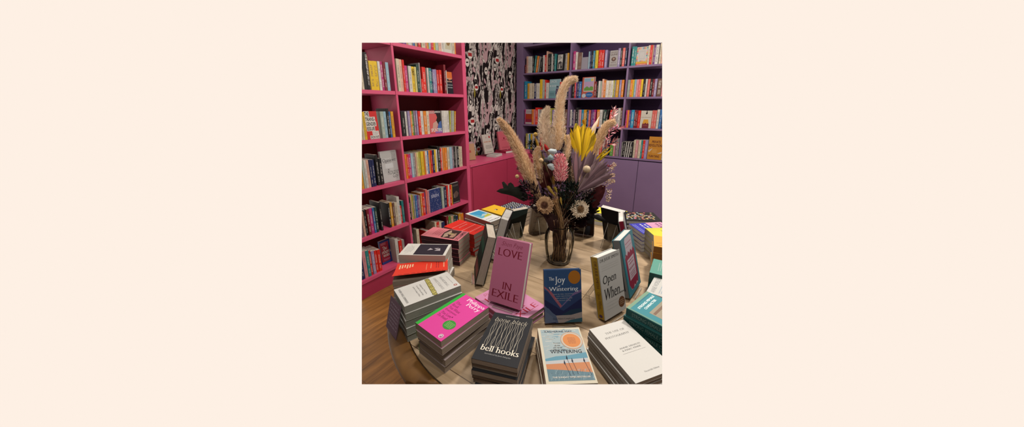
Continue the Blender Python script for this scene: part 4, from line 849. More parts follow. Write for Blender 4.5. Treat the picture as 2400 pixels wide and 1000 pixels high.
stack(None, .150, 5, M((.66, .64, .04), .45), a_yr, 'lemon yellow paperback at the right edge behind the orange one', 'cream-paged paperback in the lemon yellow stack', 'lemon yellow paperbacks', page=PAGE, size=(.20, .129), anchor=(-.232+.0, 1.578), ex=(math.cos(R(-54)), math.sin(R(-54)), 0), seed=36, twist=1.2) if False else None
def a_bp(A):
    A.rect(0, 0, 1, 1, (.02, .02, .42)); A.rect(0, .5, 1, 1, (.62, .30, .48)); w = (.6, .6, .68); A.scrib(.08, .24, .92, .48, w, 2, 5); A.scrib(.1, .04, .9, .16, (.3, .35, .7), 2, 3); A.scrib(.1, .84, .6, .95, (.12, .03, .1), 1, 4); A.text('WOMEN', .1, .72, .9, .82, (.12, .03, .1), 'bold'); A.ell(.8, .9, .13, .07, (.15, .04, .3))
def corner_stack(cpx, htop, n, ang, size, *a, **k):
    """left corner of the top cover at cpx; first edge runs at angle ang (the cover's bottom edge), cover extends to its left side"""
    p = onz(*cpx, TZ+htop); ex = Vector((math.cos(ang), math.sin(ang), 0)); ey = Vector((-ex.y, ex.x, 0)); TL = p + ey*size[1]
    return stack(None, htop, n, *a, size=size, anchor=(TL.x, TL.y), ex=ex, **k)
corner_stack((1474, 524), .105, 5, R(-48), (.150, .20), M((.02, .02, .42), .45), a_bp, 'blue and pink paperback with bold capitals, far right of the table', 'white-edged paperback in the blue and pink stack', 'blue and pink paperbacks', page=PAGEW, spine=M((.4, .38, .4)), twist=1, seed=38)
corner_stack((1512, 534), .135, 5, R(-54), (.129, .198), M((.66, .64, .04), .45), a_yr, 'lemon yellow paperback at the right edge behind the orange one', 'cream-paged paperback in the lemon yellow stack', 'lemon yellow paperbacks', page=PAGE, spine=M((.5, .48, .4)), twist=1.2, seed=36)
def a_dict(A):
    A.rect(0, 0, 1, 1, (.02, .018, .02)); rr = random.Random(6)
    for k in range(90): u, v = rr.uniform(.08, .85), rr.uniform(.08, .9); A.ell(u, v, .035, .03, rr.choice([(.5, .1, .14), (.45, .42, .2), (.35, .45, .5), (.5, .3, .1), (.45, .4, .4)]), 7)
    A.scrib(.3, .02, .95, .07, (.4, .4, .3), 1, 4)
P0 = onz(1449, 495, TZ+.10)
dk = corner_stack((1449, 495), .100, 4, R(-62), (.16, .22), M((.02, .018, .02), .4), a_dict, 'black hardback with a multicoloured floral cover, farthest right stack', 'black hardback in the far multicoloured stack', 'black patterned hardbacks', page=PAGEW, hard=True, spine=M((.012, .012, .012), .4), twist=1.5, seed=39)
for o in [o for o in bpy.data.objects if o.get('group') == 'black patterned hardbacks']:
    w, h, tt = o['_d']; A = Art(); A.scrib(.08, .25, .80, .75, (.35, .33, .3), 1, 4); A.make(o, Matrix(((w, 0, 0, -w/2), (0, 0, -1, -h/2-.0006), (0, tt, 0, 0), (0, 0, 0, 1))), 'edge_title')
yb = onz(1401, 485, TZ+.09)
stack(None, .085, 3, M((.68, .62, .02), .45), lambda A: A.rect(0, 0, 1, 1, (.72, .66, .02)), 'bright yellow paperback behind the bouquet at the far edge', 'yellow paperback in the far edge pile behind the bouquet', 'bright yellow paperbacks', page=PAGEW, size=(.19, .125), anchor=(yb.x, yb.y+.02), ex=(.98, .1, 0), seed=40)

# ------------------------------------------------------------------ upright books on clear easels
def fitquad(q, z0):
    TL, TR, BR, BL = q; A = onz(*BL, z0); B = onz(*BR, z0); e = B-A; w = e.length; e.normalize(); n0 = Vector((e.y, -e.x, 0)); best = None
    for k in range(5, 30):
        ph = R(k); u = Vector((0, 0, 1))*math.cos(ph)-n0*math.sin(ph); n = e.cross(u); P = []
        for p in (TL, TR): r = ray(*p); P.append(CAM+r*((A-CAM).dot(n)/r.dot(n)))
        err = abs((P[0]-B).length-(P[1]-A).length)+abs((P[1]-P[0]).length-w)
        if best is None or err < best[0]: best = (err, ph, ((P[0]-A).length+(P[1]-B).length)/2, ((P[1]-P[0]).length+w)/2)
    return (A+B)/2, n0, best[1], best[3], best[2]
def easel(P, n, lean, w, h, lab, back=.03):
    """clear folded stand: lip under the book, inclined back plate, prop leg"""
    n = Vector(n).normalized(); z = Vector((0, 0, 1)); e = z.cross(n); P = Vector(P); P.z = max(P.z-.0, 0)
    root = empty('display_easel', (P.x, P.y, P.z)); tag(root, lab, 'book stand', 'clear book stands'); bpy.context.view_layer.update()
    u = z*math.cos(lean)-n*math.sin(lean); nn = n*math.cos(lean)+z*math.sin(lean)
    B = P - n*(back+.004)
    ww = w*.62; hh = h*.62
    def plate(name, quad, th, nor, mat=ACR):
        bm = bmesh.new(); a = [bm.verts.new(p) for p in quad]; b = [bm.verts.new(p-nor*th) for p in quad]
        bm.faces.new(a); bm.faces.new(b[::-1])
        for i in range(4): bm.faces.new((a[i], b[i], b[(i+1) % 4], a[(i+1) % 4]))
        bmesh.ops.recalc_face_normals(bm, faces=bm.faces); return child(bmobj(name, bm, mat), root)
    T = B+u*hh
    plate('back_plate', [B-e*ww/2, B+e*ww/2, T+e*ww*.32, T-e*ww*.32], .0025, nn)
    for s in (-1, 1): bm = bmesh.new(); tube(bm, [B+e*s*ww/2, T+e*s*ww*.32], .0011, 5); child(bmobj('polished_edge', bm, ACRE), root)
    plate('lip', [B-e*ww/2+z*.003, B+e*ww/2+z*.003, P+n*.012+e*ww/2+z*.003, P+n*.012-e*ww/2+z*.003], .0025, z)
    F_ = B-n*hh*.75; F_.z = P.z
    plate('leg', [T-e*ww*.3, T+e*ww*.3, F_+e*ww*.3+z*.001, F_-e*ww*.3+z*.001], .0025, (-n))
    for s in (-1, 1): bm = bmesh.new(); tube(bm, [T+e*s*ww*.31, F_+e*s*ww*.3+z*.0012], .0011, 5); child(bmobj('polished_edge', bm, ACRE), root)
    bm = bmesh.new(); tube(bm, [P+n*.012-e*ww/2+z*.004, P+n*.012+e*ww/2+z*.004], .0013, 5); child(bmobj('lip_edge', bm, ACRE), root)
    return root
def upright(P, n, lean, w, h, t, cover, art, lab, grp=None, page=PAGEW, hard=True, spine=None, elab=None, backart=None, lift=.005):
    P = Vector(P); base = P.copy(); P.z += lift
    b = book('hardback_book' if hard else 'paperback_book', w, h, t, cover, page, hard, spine, mat=stand_matrix(P, n, lean, w, h, t))
    if art: A = Art(); art(A); A.make(b, cover_face(w, h, t))
    if backart: A = Art(); backart(A); A.make(b, back_face(w, h, t), 'back_print')
    tag(b, lab, 'book', grp)
    if elab: easel(base, n, lean, w, h, elab, back=t)
    return b
Z0 = TZ+.0005
P, n, ln, w, h = fitquad([(1172, 558), (1247, 583), (1219, 733), (1143, 708)], TZ+.050)
P.z = TZ+.046
upright(P, n, ln, w, h, .030, M((.74, .23, .42), .4, .35), a_love, 'upright pink hardback titled love in exile at left front', page=PAGEW, spine=M((.45, .02, .05)), elab='clear stand holding the upright pink hardback')
def a_joy(A):
    A.rect(0, 0, 1, 1, (.025, .085, .24)); w = (1.0, 1.1, 1.2)
    A.rect(0, 0, .07, 1, (.03, .10, .27))
    A.poly([(0, .62), (.08, .60), (.4, .3), (.55, .34), (.9, .58), (1, .62), (1, 0), (0, 0)], (.02, .05, .17)); A.poly([(0, .66), (.1, .60), (.42, .28), (.46, .32), (.2, .58), (0, .70)], (.38, .12, .18)); A.poly([(.46, .32), (.42, .27), (.75, .50), (1, .57), (1, .62), (.8, .56)], (.20, .14, .34))
    A.poly([(0, .45), (.4, .26), (.5, .22), (1, .45), (1, 0), (0, 0)], (.008, .015, .09)); A.poly([(.45, .15), (.7, .24), (1, .26), (1, .14), (.5, .10)], (.008, .04, .09)); A.poly([(0, .34), (.12, .24), (.3, .14), (.36, .02), (0, 0)], (.12, .17, .30)); A.poly([(.3, .14), (.7, .14), (1, .19), (1, .06), (.6, .0), (.36, .0)], (.36, .33, .34)); A.poly([(0, .30), (.1, .28), (.32, .10), (.36, 0), (.30, 0), (.2, .12), (0, .24)], (.09, .14, .27)); A.poly([(.5, 0), (.7, .05), (1, .08), (1, 0)], (.03, .12, .18))
    A.ell(.815, .85, .165, .128, (.46, .17, .01))
    A.text('The', .13, .80, .27, .865, w, 'serif'); A.text('Joy', .29, .715, .57, .87, w, 'serif'); A.text('of', .36, .675, .43, .71, w, 'serif'); A.text('Wintering', .12, .575, .91, .675, w, 'serif')
    for i, (t, a) in enumerate((('how to rest, reconnect', .0), ('and rejuvenate', .08), ('with positivity and', .04), ('conscious living', .08))): A.text(t, .24+a, .525-i*.04, .78-a, .552-i*.04, (.45, .5, .6), 'sans')
    A.text('Erin Niimi Longhurst', .22, .055, .80, .09, (.03, .03, .06), 'serif')
P, n, ln, w, h = fitquad([(1276, 635), (1364, 635), (1364, 757), (1278, 761)], Z0+.005)
P.z = Z0
upright(P, n, ln, w, h, .020, M((.025, .085, .24), .35, .4), a_joy, 'upright blue hardback with an orange sun, centre front of the table', spine=M((.015, .03, .10), .35), elab='clear stand holding the blue hardback with an orange sun')
def a_open(A):
    A.rect(0, 0, 1, 1, (.50, .51, .51)); k = (.018, .018, .02)
    A.text('DR JULIE SMITH', .06, .895, .93, .955, k, 'italic'); A.text('Open', .10, .515, .70, .685, k, 'italic'); A.text('When...', .10, .30, .98, .475, k, 'italic')
    for i in range(3): A.rect(.1, .84-i*.035, .9, .845-i*.035, (.44, .44, .44)); A.rect(.14, .24-i*.05, .7, .245-i*.05, (.44, .44, .44))
    A.ell(.83, .155, .15, .088, (.12, .045, .015)); A.scrib(.73, .11, .93, .2, (.4, .3, .2), 3, 4)
P, n, ln, w, h = fitquad([(1399, 611), (1450, 588), (1467, 727), (1418.5, 756.5)], Z0+.005)
P.z = Z0
ob = upright(P, n, ln, w, h, .036, M((.50, .51, .51), .45), a_open, 'upright white book with a yellow spine and large italic title', spine=M((.48, .30, .012), .4), elab='clear stand holding the white book with a yellow spine')
A = Art(); A.text('DR JULIE SMITH', .3, .50, .75, .93, (.16, .07, .03), 'serif', -90); A.text('Open When...', .25, .14, .8, .44, (.30, .16, .02), 'serif', -90); A.ell(.5, .05, .22, .025, (.1, .05, .12)); wd, hd, td = ob['_d']; A.make(ob, Matrix(((0, 0, -1, -wd/2-.0004), (0, hd, 0, -hd/2), (td, 0, 0, 0), (0, 0, 0, 1))), 'spine_title')
def a_jar(A):
    A.rect(0, 0, 1, 1, (.025, .20, .27)); m = (.25, .008, .05); w = (.50, .42, .50)
    A.poly([(.24, .93), (.3, .97), (.72, .97), (.8, .93), (.8, .73), (.88, .68), (.9, .2), (.8, .08), (.25, .08), (.12, .2), (.12, .68), (.24, .73)], w)
    A.poly([(.12, .66), (.2, .72), (.3, .67), (.4, .73), (.5, .68), (.6, .73), (.7, .67), (.8, .73), (.9, .66), (.9, .2), (.8, .08), (.7, .12), (.6, .07), (.5, .12), (.4, .07), (.25, .09), (.12, .2)], m)
    A.rect(.24, .24, .78, .60, w)
    for i, (t) in enumerate(('LEANNE', 'SHAPTON')): pass
    A.scrib(.28, .39, .74, .46, (.2, .02, .06), 1, 6); A.scrib(.3, .48, .72, .58, (.25, .05, .1), 2, 3); A.scrib(.3, .26, .72, .37, (.25, .05, .1), 3, 4); A.rect(.28, .86, .76, .872, (.35, .1, .18)); A.rect(.28, .8, .76, .808, (.35, .1, .18))
P, n, ln, w, h = fitquad([(1453.5, 566.7), (1480.7, 542), (1501.7, 664.4), (1476.5, 704.3)], Z0+.005)
P.z = Z0
tb_ = upright(P, n, ln, w, h, .034, M((.025, .20, .27), .45), a_jar, 'upright teal book with a jam jar drawing, right side of the table', spine=M((.20, .21, .22), .5), elab='clear stand holding the teal book with a jar drawing')
A = Art(); A.scrib(.22, .12, .78, .62, (.03, .03, .04), 1, 6, True); wd, hd, td = tb_['_d']; A.make(tb_, Matrix(((0, 0, -1, -wd/2-.0004), (0, hd, 0, -hd/2), (td, 0, 0, 0), (0, 0, 0, 1))), 'spine_title')
def az(a): return Vector((math.cos(R(a)), math.sin(R(a)), 0))
upright((-.819, .907, Z0), az(222), R(15), .152, .232, .040, M((.012, .022, .018), .35, .4), lambda A: (A.rect(0, 0, 1, 1, (.01, .022, .018)), A.rect(.1, .1, .96, .3, (.2, .02, .03)), A.rect(.1, .62, .96, .8, (.01, .08, .05))), 'dark green hardback facing left behind the upright pink book', page=PAGE, spine=M((.01, .02, .016), .35), elab='clear stand holding the dark green hardback')
upright((-.890, 1.135, Z0), az(205), R(15), .150, .232, .042, M((.03, .022, .04), .4), None, 'thick dark hardback facing left, third upright along the left', page=PAGEW, spine=M((.03, .02, .03), .4), elab='clear stand holding the thick dark hardback')
upright((-.925, 1.358, Z0), az(154), R(17), .135, .205, .022, M((.02, .07, .09), .35), None, 'dark teal book seen from behind on a clear stand, left of vase', page=PAGE, hard=False, spine=M((.05, .02, .04)), elab='clear stand behind the dark teal book',
        backart=lambda A: (A.rect(0, 0, 1, 1, (.018, .028, .028)), A.poly([(0, .7), (.5, .75), (1, .85), (1, 1), (0, 1)], (.015, .08, .11)), A.poly([(0, 0), (1, 0), (1, .2), (.4, .25), (0, .15)], (.05, .06, .03))))
def a_back(A):
    A.rect(0, 0, 1, 1, (.46, .40, .34)); rr = random.Random(8)
    for i in range(9): A.scrib(.14, .82-i*.055, .92, .86-i*.055, (.22, .03, .03) if i % 3 == 1 else (.06, .05, .05), 1, i+3)
    A.rect(.14, .20, .55, .208, (.1, .09, .08)); A.text('$29.99', .16, .12, .5, .16, (.08, .07, .07), 'sans') if False else A.scrib(.14, .12, .5, .17, (.1, .09, .08), 1, 44)
upright((-.835, 1.535, Z0), az(136), R(17), .135, .205, .022, M((.46, .40, .34), .5), None, 'pale book with red and black print on its back, behind the vase', page=PAGE, hard=False, elab='clear stand behind the pale book', backart=a_back)
upright((-.60, 1.66, Z0), az(100), R(18), .15, .20, .022, M((.05, .025, .02), .45), None, 'dark brown book with pale label behind the bouquet and vase', page=PAGE, hard=False, elab='clear stand behind the dark brown book',
        backart=lambda A: (A.rect(0, 0, 1, 1, (.05, .024, .018)), A.rect(.1, .5, .9, .95, (.4, .35, .3)), A.rect(.25, .12, .75, .26, (.30, .26, .22)), A.scrib(.28, .15, .72, .23, (.08, .06, .06), 2, 3), A.scrib(.15, .6, .85, .9, (.1, .08, .08), 4, 3)))
upright((-.385, 1.655, Z0), az(77), R(18), .135, .225, .026, M((.012, .012, .016), .35, .4), None, 'black book seen from behind on a clear stand, right of the bouquet', page=PAGEW, hard=False, elab='clear stand behind the black book',
        backart=lambda A: (A.rect(0, 0, 1, 1, (.012, .012, .018)), A.rect(.06, .03, .94, .55, (.045, .035, .028)), A.text('SJ', .72, .62, .85, .75, (.35, .35, .35), 'script')))
upright((-.262, 1.478, Z0), az(15), R(15), .148, .23, .026, M((.30, .30, .30), .45), None, 'hardback with a crimson spine behind the upright teal jar book', page=PAGEW, spine=M((.30, .008, .045), .4), elab='clear stand holding the crimson-spined hardback')
# white and pink books on the pink worktop
def lying(x, y, z, w, h, t, a, col, lab, page=PAGEW, hard=False, art=None, spine=None):
    b = book('hardback_book' if hard else 'paperback_book', w, h, t, M(col, .5), page, hard, spine, mat=flat_matrix((x, y), (math.cos(R(a)), math.sin(R(a))), z))
    if art: A = Art(); art(A); A.make(b, cover_face(w, h, t))
    return tag(b, lab, 'book', 'books on the pink worktop')
WZ = .9005
c1 = (onz(1138, 366, WZ)+onz(1163, 358, WZ))/2
for i, (dx, a) in enumerate(((0, 10), (.006, 14))): lying(-2.335, 3.06, WZ+i*.0135, .129, .20, .013, a, (.5, .47, .45), ('lower' if i == 0 else 'upper')+' thin pale paperback lying under the white worktop book', spine=M((.32, .28, .28)))
P, n, ln, w, h = fitquad([(1128.5, 316.6), (1148.3, 313.8), (1158, 357.5), (1137.5, 361.7)], WZ+.03)
P.z = WZ+.028
upright(P, n, ln, w, h, .018, M((.56, .50, .46), .5), lambda A: (A.rect(0, 0, 1, 1, (.58, .52, .48)), A.text('A', .35, .80, .5, .88, (.3, .05, .05), 'serif'), A.scrib(.1, .55, .9, .68, (.5, .2, .12), 1, 3), A.ell(.8, .85, .09, .06, (.45, .02, .04)), A.scrib(.15, .25, .9, .45, (.12, .1, .1), 3, 2), A.scrib(.15, .06, .85, .12, (.12, .1, .1), 1, 6)), 'white book with red dot standing on the pink worktop', 'books on the pink worktop', hard=False, lift=0)
P, n, ln, w, h = fitquad([(1165, 309), (1191.7, 307), (1195.8, 349), (1173.6, 352.4)], WZ+.032)
P.z = WZ+.031
lying(P.x-.01, P.y-.02, WZ, .14, .22, .030, 78, (.50, .03, .09), 'crimson hardback lying under the upright pink worktop book', hard=True)
upright(P, n, ln, w, h, .024, M((.62, .12, .17), .5), lambda A: (A.rect(0, 0, 1, 1, (.62, .12, .17)), A.ell(.5, .62, .07, .05, (.25, .01, .03)), A.text('untamed', .3, .5, .7, .56, (.3, .02, .05), 'sans') if False else A.scrib(.3, .5, .7, .56, (.3, .02, .05), 1, 4), A.scrib(.15, .08, .85, .16, (.3, .02, .05), 2, 5)), 'plain pink book standing on the pink worktop', 'books on the pink worktop', hard=False, lift=0)
P, n, ln, w, h = fitquad([(1096, 328), (1103, 332), (1111, 372), (1098, 376)], WZ)
upright((-2.36, 2.66, WZ), az(-25), R(14), .10, .19, .02, M((.45, .24, .13), .5), lambda A: (A.rect(0, 0, 1, 1, (.45, .24, .13)), A.rect(.2, .45, .5, .6, (.4, .05, .04))), 'tan book standing on the worktop against the pink bookcase side', 'books on the pink worktop', hard=False, lift=0)
# paper cards
def card(name, corners, col, lab, rows, tilt=None):
    bm = bmesh.new(); vs = [bm.verts.new(p) for p in corners]; n = (corners[1]-corners[0]).cross(corners[2]-corners[0]).normalized()
    bm.faces.new(vs); r = bmesh.ops.extrude_face_region(bm, geom=bm.faces[:]); bmesh.ops.translate(bm, verts=[v for v in r['geom'] if isinstance(v, bmesh.types.BMVert)], vec=n*.0006); bmesh.ops.recalc_face_normals(bm, faces=bm.faces)
    root = empty(name, corners[0]); bpy.context.view_layer.update(); child(bmobj('card', bm, M(col, .7)), root)
    A = Art(); A.scrib(.1, .15, .9, .9, (.30, .20, .30), rows, 5)
    ex = corners[1]-corners[0]; ey = corners[3]-corners[0]; o = corners[0]+n*.0008
    A.bm.transform(Matrix(((ex.x, ey.x, n.x, o.x), (ex.y, ey.y, n.y, o.y), (ex.z, ey.z, n.z, o.z), (0, 0, 0, 1)))); child(bmobj('handwriting', A.bm, A.mats), root)
    return tag(root, lab, 'card')
card('note_card', [onz(1114, 618, TZ+.001), onz(1134, 620, TZ+.001), onz(1146, 598, TZ+.001), onz(1124, 594, TZ+.001)], (.46, .34, .44), 'pale lilac handwritten card lying on the table behind the upright books', 6)
pa = onz(921, 686, TZ+.12); pb = onz(943, 722, TZ+.115); pb2 = onz(933, 790, TZ+.005); pa2 = onz(915, 735, TZ+.01)
def sidecard():
    P1 = [onz(917, 676, TZ+.137), onz(951, 714, TZ+.137)]; e = (P1[1]-P1[0]).normalized(); nrm = Vector((e.y, -e.x, 0))
    if nrm.dot(CAM-P1[0]) < 0: nrm = -nrm
    a = P1[0]+e*.008+nrm*.006; b = P1[0]+e*.098+nrm*.006; zt = TZ+.118; zb = TZ+.004
    c = [Vector((a.x+nrm.x*.03, a.y+nrm.y*.03, zb)), Vector((b.x+nrm.x*.03, b.y+nrm.y*.03, zb)), Vector((b.x, b.y, zt)), Vector((a.x, a.y, zt))]
    r = card('note_card', c, (.16, .07, .13), 'brown and purple card leaning against the end of the white stack', 7)
sidecard()
#==PART4==
# ------------------------------------------------------------------ vase and dried flowers
V = onz(1309, 610.5, TZ+.0005); VD = (V+Vector((0, 0, .1))-CAM).dot(FW)
vase = tag(empty('vase', V), 'clear ribbed glass vase holding the big dried flower bouquet', 'vase'); bpy.context.view_layer.update()
bm = bmesh.new()
lathe(bm, [(0, .0), (.050, .0), (.056, .004), (.061, .025), (.068, .07), (.0715, .11), (.071, .138), (.066, .160), (.058, .176), (.053, .184), (.054, .192), (.057, .198), (.055, .1985), (.0505, .188), (.0545, .176), (.0625, .160), (.0675, .138), (.068, .11), (.0645, .07), (.0575, .025), (.052, .010), (0, .009)], 96, 0, 0, 0, .028, 12)
o = bmobj('glass_body', bm, GLASS); o.parent = vase
bm = bmesh.new(); lathe(bm, [(.0, .0004), (.0495, .0004), (.0545, .004), (.056, .010), (.050, .0102), (.0, .0098)], 48); o = bmobj('thick_base', bm, noisy('base_glass', (.20, .19, .17), (.42, .40, .36), 30, .1, .8)); o.parent = vase; o.scale = (.99, .99, 1)

def fp(x, y, dd=0.): return atd(x, y, VD+dd)
MOUTH = V+Vector((0, 0, .195))
def mth(k): a = k*2.4; return V+Vector((.036*math.cos(a)*((k*.37) % 1), .036*math.sin(a)*((k*.37) % 1), .012)), MOUTH+Vector((.034*math.cos(a+1), .034*math.sin(a+1), 0))*(.4+.6*((k*.61) % 1))
KST = [0]
TOW = -FW  # toward the camera side
def stem_mesh(path_end, rad, mat, root, name='stem', via=None):
    if mat is STEM: mat = STEMB
    KST[0] += 1; b, m = mth(KST[0]); pts = [b, m]
    if via: pts += via
    pts += [path_end]
    bm = bmesh.new(); cv = bez(pts, 8); tube(bm, cv, [rad*(1-.4*i/len(cv)) for i in range(len(cv))], 5); child(bmobj(name, bm, mat), root)
def plant(name, lab, cat='dried flower', grp=None):
    r = empty(name, V+Vector((0, 0, .012))); bpy.context.view_layer.update(); return tag(r, lab, cat, grp, 'thing')
STEM = M((.62, .36, .16), .7, .1); STEMB = M((.16, .085, .05), .7, .1); STEMD = M((.07, .035, .025), .7, .1); STEMG = M((.28, .22, .08), .7, .1)
def strand(bm, p, d, L, w, mi=0, droop=.3, rr=random):
    """one fine tapering hair"""
    d = d.normalized(); side = d.cross(Vector((rr.uniform(-1, 1), rr.uniform(-1, 1), rr.uniform(-1, 1)))); 
    if side.length < 1e-4: return
    side.normalize(); q = p+d*L*.5+Vector((0, 0, -droop*L*.08)); e = p+d*L+Vector((0, 0, -droop*L*.35))
    a, b = bm.verts.new(p-side*w*.5), bm.verts.new(p+side*w*.5); c, dd = bm.verts.new(q+side*w*.4), bm.verts.new(q-side*w*.4); t = bm.verts.new(e)
    for f in ((a, b, c, dd), (dd, c, t)): g = bm.faces.new(f); g.material_index = mi
def plume(px, widths, n, cols, lab, dd=0., hair=.035, w=.00085, seed=1, spread=.55, grp='pampas grass plumes', name='pampas_grass', up=1):
    """pampas: px from tip to base, widths in px for the half-spread at each point"""
    rr = random.Random(seed); root = plant(name, lab, 'dried grass', grp)
    ctl = [fp(x, y, dd*(1-i/(len(px)))) for i, (x, y) in enumerate(px)]; cv = bez(ctl[::-1], 10); m = len(cv)
    wd = [a*VD/F for a in widths][::-1]
    wd = [x*1.3 for x in wd]
    def wat(t): s = t*(len(wd)-1); i = min(int(s), len(wd)-2); return wd[i]+(wd[i+1]-wd[i])*(s-i)
    bm = bmesh.new()
    # soft lumpy body under the hairs
    seg = 10; rings = []
    for i in range(m):
        tan = (cv[min(i+1, m-1)]-cv[max(i-1, 0)]).normalized(); a0 = tan.cross(FW).normalized(); b0 = tan.cross(a0); W_ = wat(i/(m-1))*.36
        rings.append([bm.verts.new(cv[i]+(a0*math.cos(q*2*math.pi/seg)+b0*math.sin(q*2*math.pi/seg))*W_*rr.uniform(.65, 1.2)) for q in range(seg)])
    for i in range(m-1):
        for q in range(seg): f = bm.faces.new((rings[i][q], rings[i][(q+1) % seg], rings[i+1][(q+1) % seg], rings[i+1][q])); f.material_index = 2 % len(cols); f.smooth = True
    n = int(n*2.3)
    for k in range(n):
        t = rr.random(); i = min(int(t*(m-1)), m-2); p = cv[i].lerp(cv[i+1], t*(m-1)-i); tan = (cv[i+1]-cv[i]).normalized()
        rnd = Vector((rr.gauss(0, 1), rr.gauss(0, 1), rr.gauss(0, 1))).normalized(); rad = (rnd-tan*rnd.dot(tan)).normalized(); W_ = wat(t)
        off = rad*W_*rr.random()**.6*.85
        strand(bm, p+off*.9, tan*1.0+rad*spread*rr.uniform(.2, 1.4)+rnd*.25, hair*.66*rr.uniform(.35, 1)*(.5+.5*min(1, W_*60)), w*rr.uniform(.7, 1.6), rr.choices(range(len(cols)), [3, 2, 1][:len(cols)])[0], .5, rr)
    child(bmobj('plume', bm, [M(c, .8, .1) for c in cols]), root)
    bm = bmesh.new(); tube(bm, cv, [.0016]*m, 5); child(bmobj('rachis', bm, STEM), root)
    stem_mesh(cv[0], .0018, STEM, root); return root
B1, B2, B3_ = (1.35, 1.0, .68), (1.1, .78, .48), (.78, .50, .27)
L1, L2, L3 = (1.35, 1.14, .90), (1.15, .92, .70), (.85, .62, .46)
plume([(1171, 280), (1190, 305), (1212, 345), (1234, 395), (1252, 440), (1270, 475)], [3, 8, 12, 16, 10, 3], 5600, [B1, B2, B3_], 'thick tan pampas plume arching out to the far left', -.06, .042, seed=1, spread=.38)
plume([(1349, 184), (1330, 192), (1316, 222), (1311, 262), (1309, 310), (1306, 352)], [4, 9, 10, 10, 17, 8], 4800, [L1, B1, B3_], 'tallest pampas plume, its tip nodding right above the others', .02, .036, seed=2, spread=.42)
plume([(1284, 252), (1277, 275), (1277, 305), (1285, 340), (1294, 368)], [3, 10, 17, 13, 5], 3200, [L1, L2, L3], 'broad pale pinkish pampas plume left of the tallest one', .05, .036, seed=3, spread=.6)
plume([(1438, 286), (1424, 292), (1410, 315), (1398, 345), (1384, 385)], [4, 8, 10, 9, 4], 2600, [B1, B2, B3_], 'tan pampas plume curving right beside the yellow fan', .0, .034, seed=4, spread=.4)
plume([(1262, 345), (1258, 365), (1262, 395), (1270, 430)], [3, 9, 10, 5], 1100, [L2, B2, B3_], 'short beige pampas plume between the left plume and grey leaves', -.02, .03, seed=5, spread=.5)
plume([(1330, 318), (1332, 335), (1328, 360), (1322, 385)], [3, 8, 9, 4], 1000, [L1, B1, B2], 'short cream pampas plume below the tallest plume', -.01, .028, seed=6, spread=.5)
plume([(1348, 385), (1350, 405), (1356, 430), (1350, 455)], [5, 11, 12, 5], 1400, [L2, B2, L3], 'soft brown grass head low on the right of the pink flower', -.05, .028, seed=7, spread=.6)

def blade(bm, base, tip, w, side, mi=0, nseg=7, bow=0., prof=None, fold=.15):
    """pointed leaf between base and tip"""
    base, tip = Vector(base), Vector(tip); ax = tip-base; L_ = ax.length; ax.normalize(); side = (side-ax*side.dot(ax)).normalized(); nor = ax.cross(side)
    prof = prof or [.15, .55, .85, 1, .95, .75, .4, .02]; n = len(prof)-1; rows = []
    for i, pr in enumerate(prof):
        t = i/n; c = base+ax*L_*t+nor*bow*L_*math.sin(math.pi*t); h = w*pr/2
        rows.append([bm.verts.new(c-side*h+nor*h*fold), bm.verts.new(c), bm.verts.new(c+side*h+nor*h*fold)])
    for i in range(n):
        for j in range(2): f = bm.faces.new((rows[i][j], rows[i][j+1], rows[i+1][j+1], rows[i+1][j])); f.material_index = mi; f.smooth = True
def fan(name, lab, base, tips, wpx, cols, dd=0., seed=1, rd=.03, wjit=.25, prof=None):
    rr = random.Random(seed); root = plant(name, lab, 'dried leaf'); b = fp(*base, dd); bm = bmesh.new()
    for k, (x, y) in enumerate(tips):
        t = fp(x, y, dd+rr.uniform(-rd, rd)); blade(bm, b+(t-b)*.02, t, wpx*VD/F*rr.uniform(1-wjit, 1+wjit), (RT+FW*rr.uniform(-.4, .4)), k % len(cols), bow=rr.uniform(-.04, .04), fold=.35, prof=prof)
    child(bmobj('leaf_blades', bm, [M(c, .6, .2) for c in cols]), root); stem_mesh(b, .0018, STEM, root); return root
Y1, Y2, Y3 = (1.2, .76, .010), (1.0, .60, .008), (.62, .40, .006)
WID = [.12, .25, .42, .6, .78, .95, 1, .75, .12]
fan('palm_fan', 'bright yellow dried palm fan at the centre right', (1362, 378), [(1338, 318), (1337, 300), (1345, 305), (1350, 298), (1356, 292), (1362, 296), (1368, 290), (1374, 296), (1380, 296), (1386, 301), (1393, 305), (1397, 316), (1396, 330), (1392, 342), (1359, 296), (1341, 310), (1388, 304), (1347, 301), (1353, 294), (1365, 292), (1371, 292), (1377, 298), (1383, 298), (1395, 311), (1398, 323), (1339, 328), (1336, 310)], 8, [Y1, Y2, Y1, Y3], -.05, 3, .006, .2, WID)
fan('palm_leaf', 'yellow dried spear leaves pointing right over the purple cupboard', (1388, 388), [(1412, 355), (1425, 344), (1433, 340), (1436, 347), (1432, 352), (1424, 361), (1414, 370)], 5.5, [Y1, Y2, (.62, .52, .03)], -.01, 4)
fan('palm_leaf', 'small yellow dried leaf left of the yellow fan', (1333, 350), [(1324, 312), (1330, 318), (1338, 322)], 8, [Y2, Y1], .04, 5)
P1, P2, P3 = (.29, .175, .21), (.20, .12, .15), (.38, .26, .29)
fan('palm_fan', 'dusty mauve dried palm fan spreading to the right', (1352, 450), [(1385, 352), (1395, 358), (1406, 368), (1416, 376), (1425, 385), (1430, 398), (1437, 410), (1428, 418), (1418, 424), (1404, 372), (1412, 392), (1396, 380), (1424, 378), (1432, 404), (1400, 362), (1410, 380), (1390, 354), (1419, 371), (1427, 391), (1434, 414), (1408, 400)], 10, [P1, P2, P3], -.085, 6, .01, .2, WID)
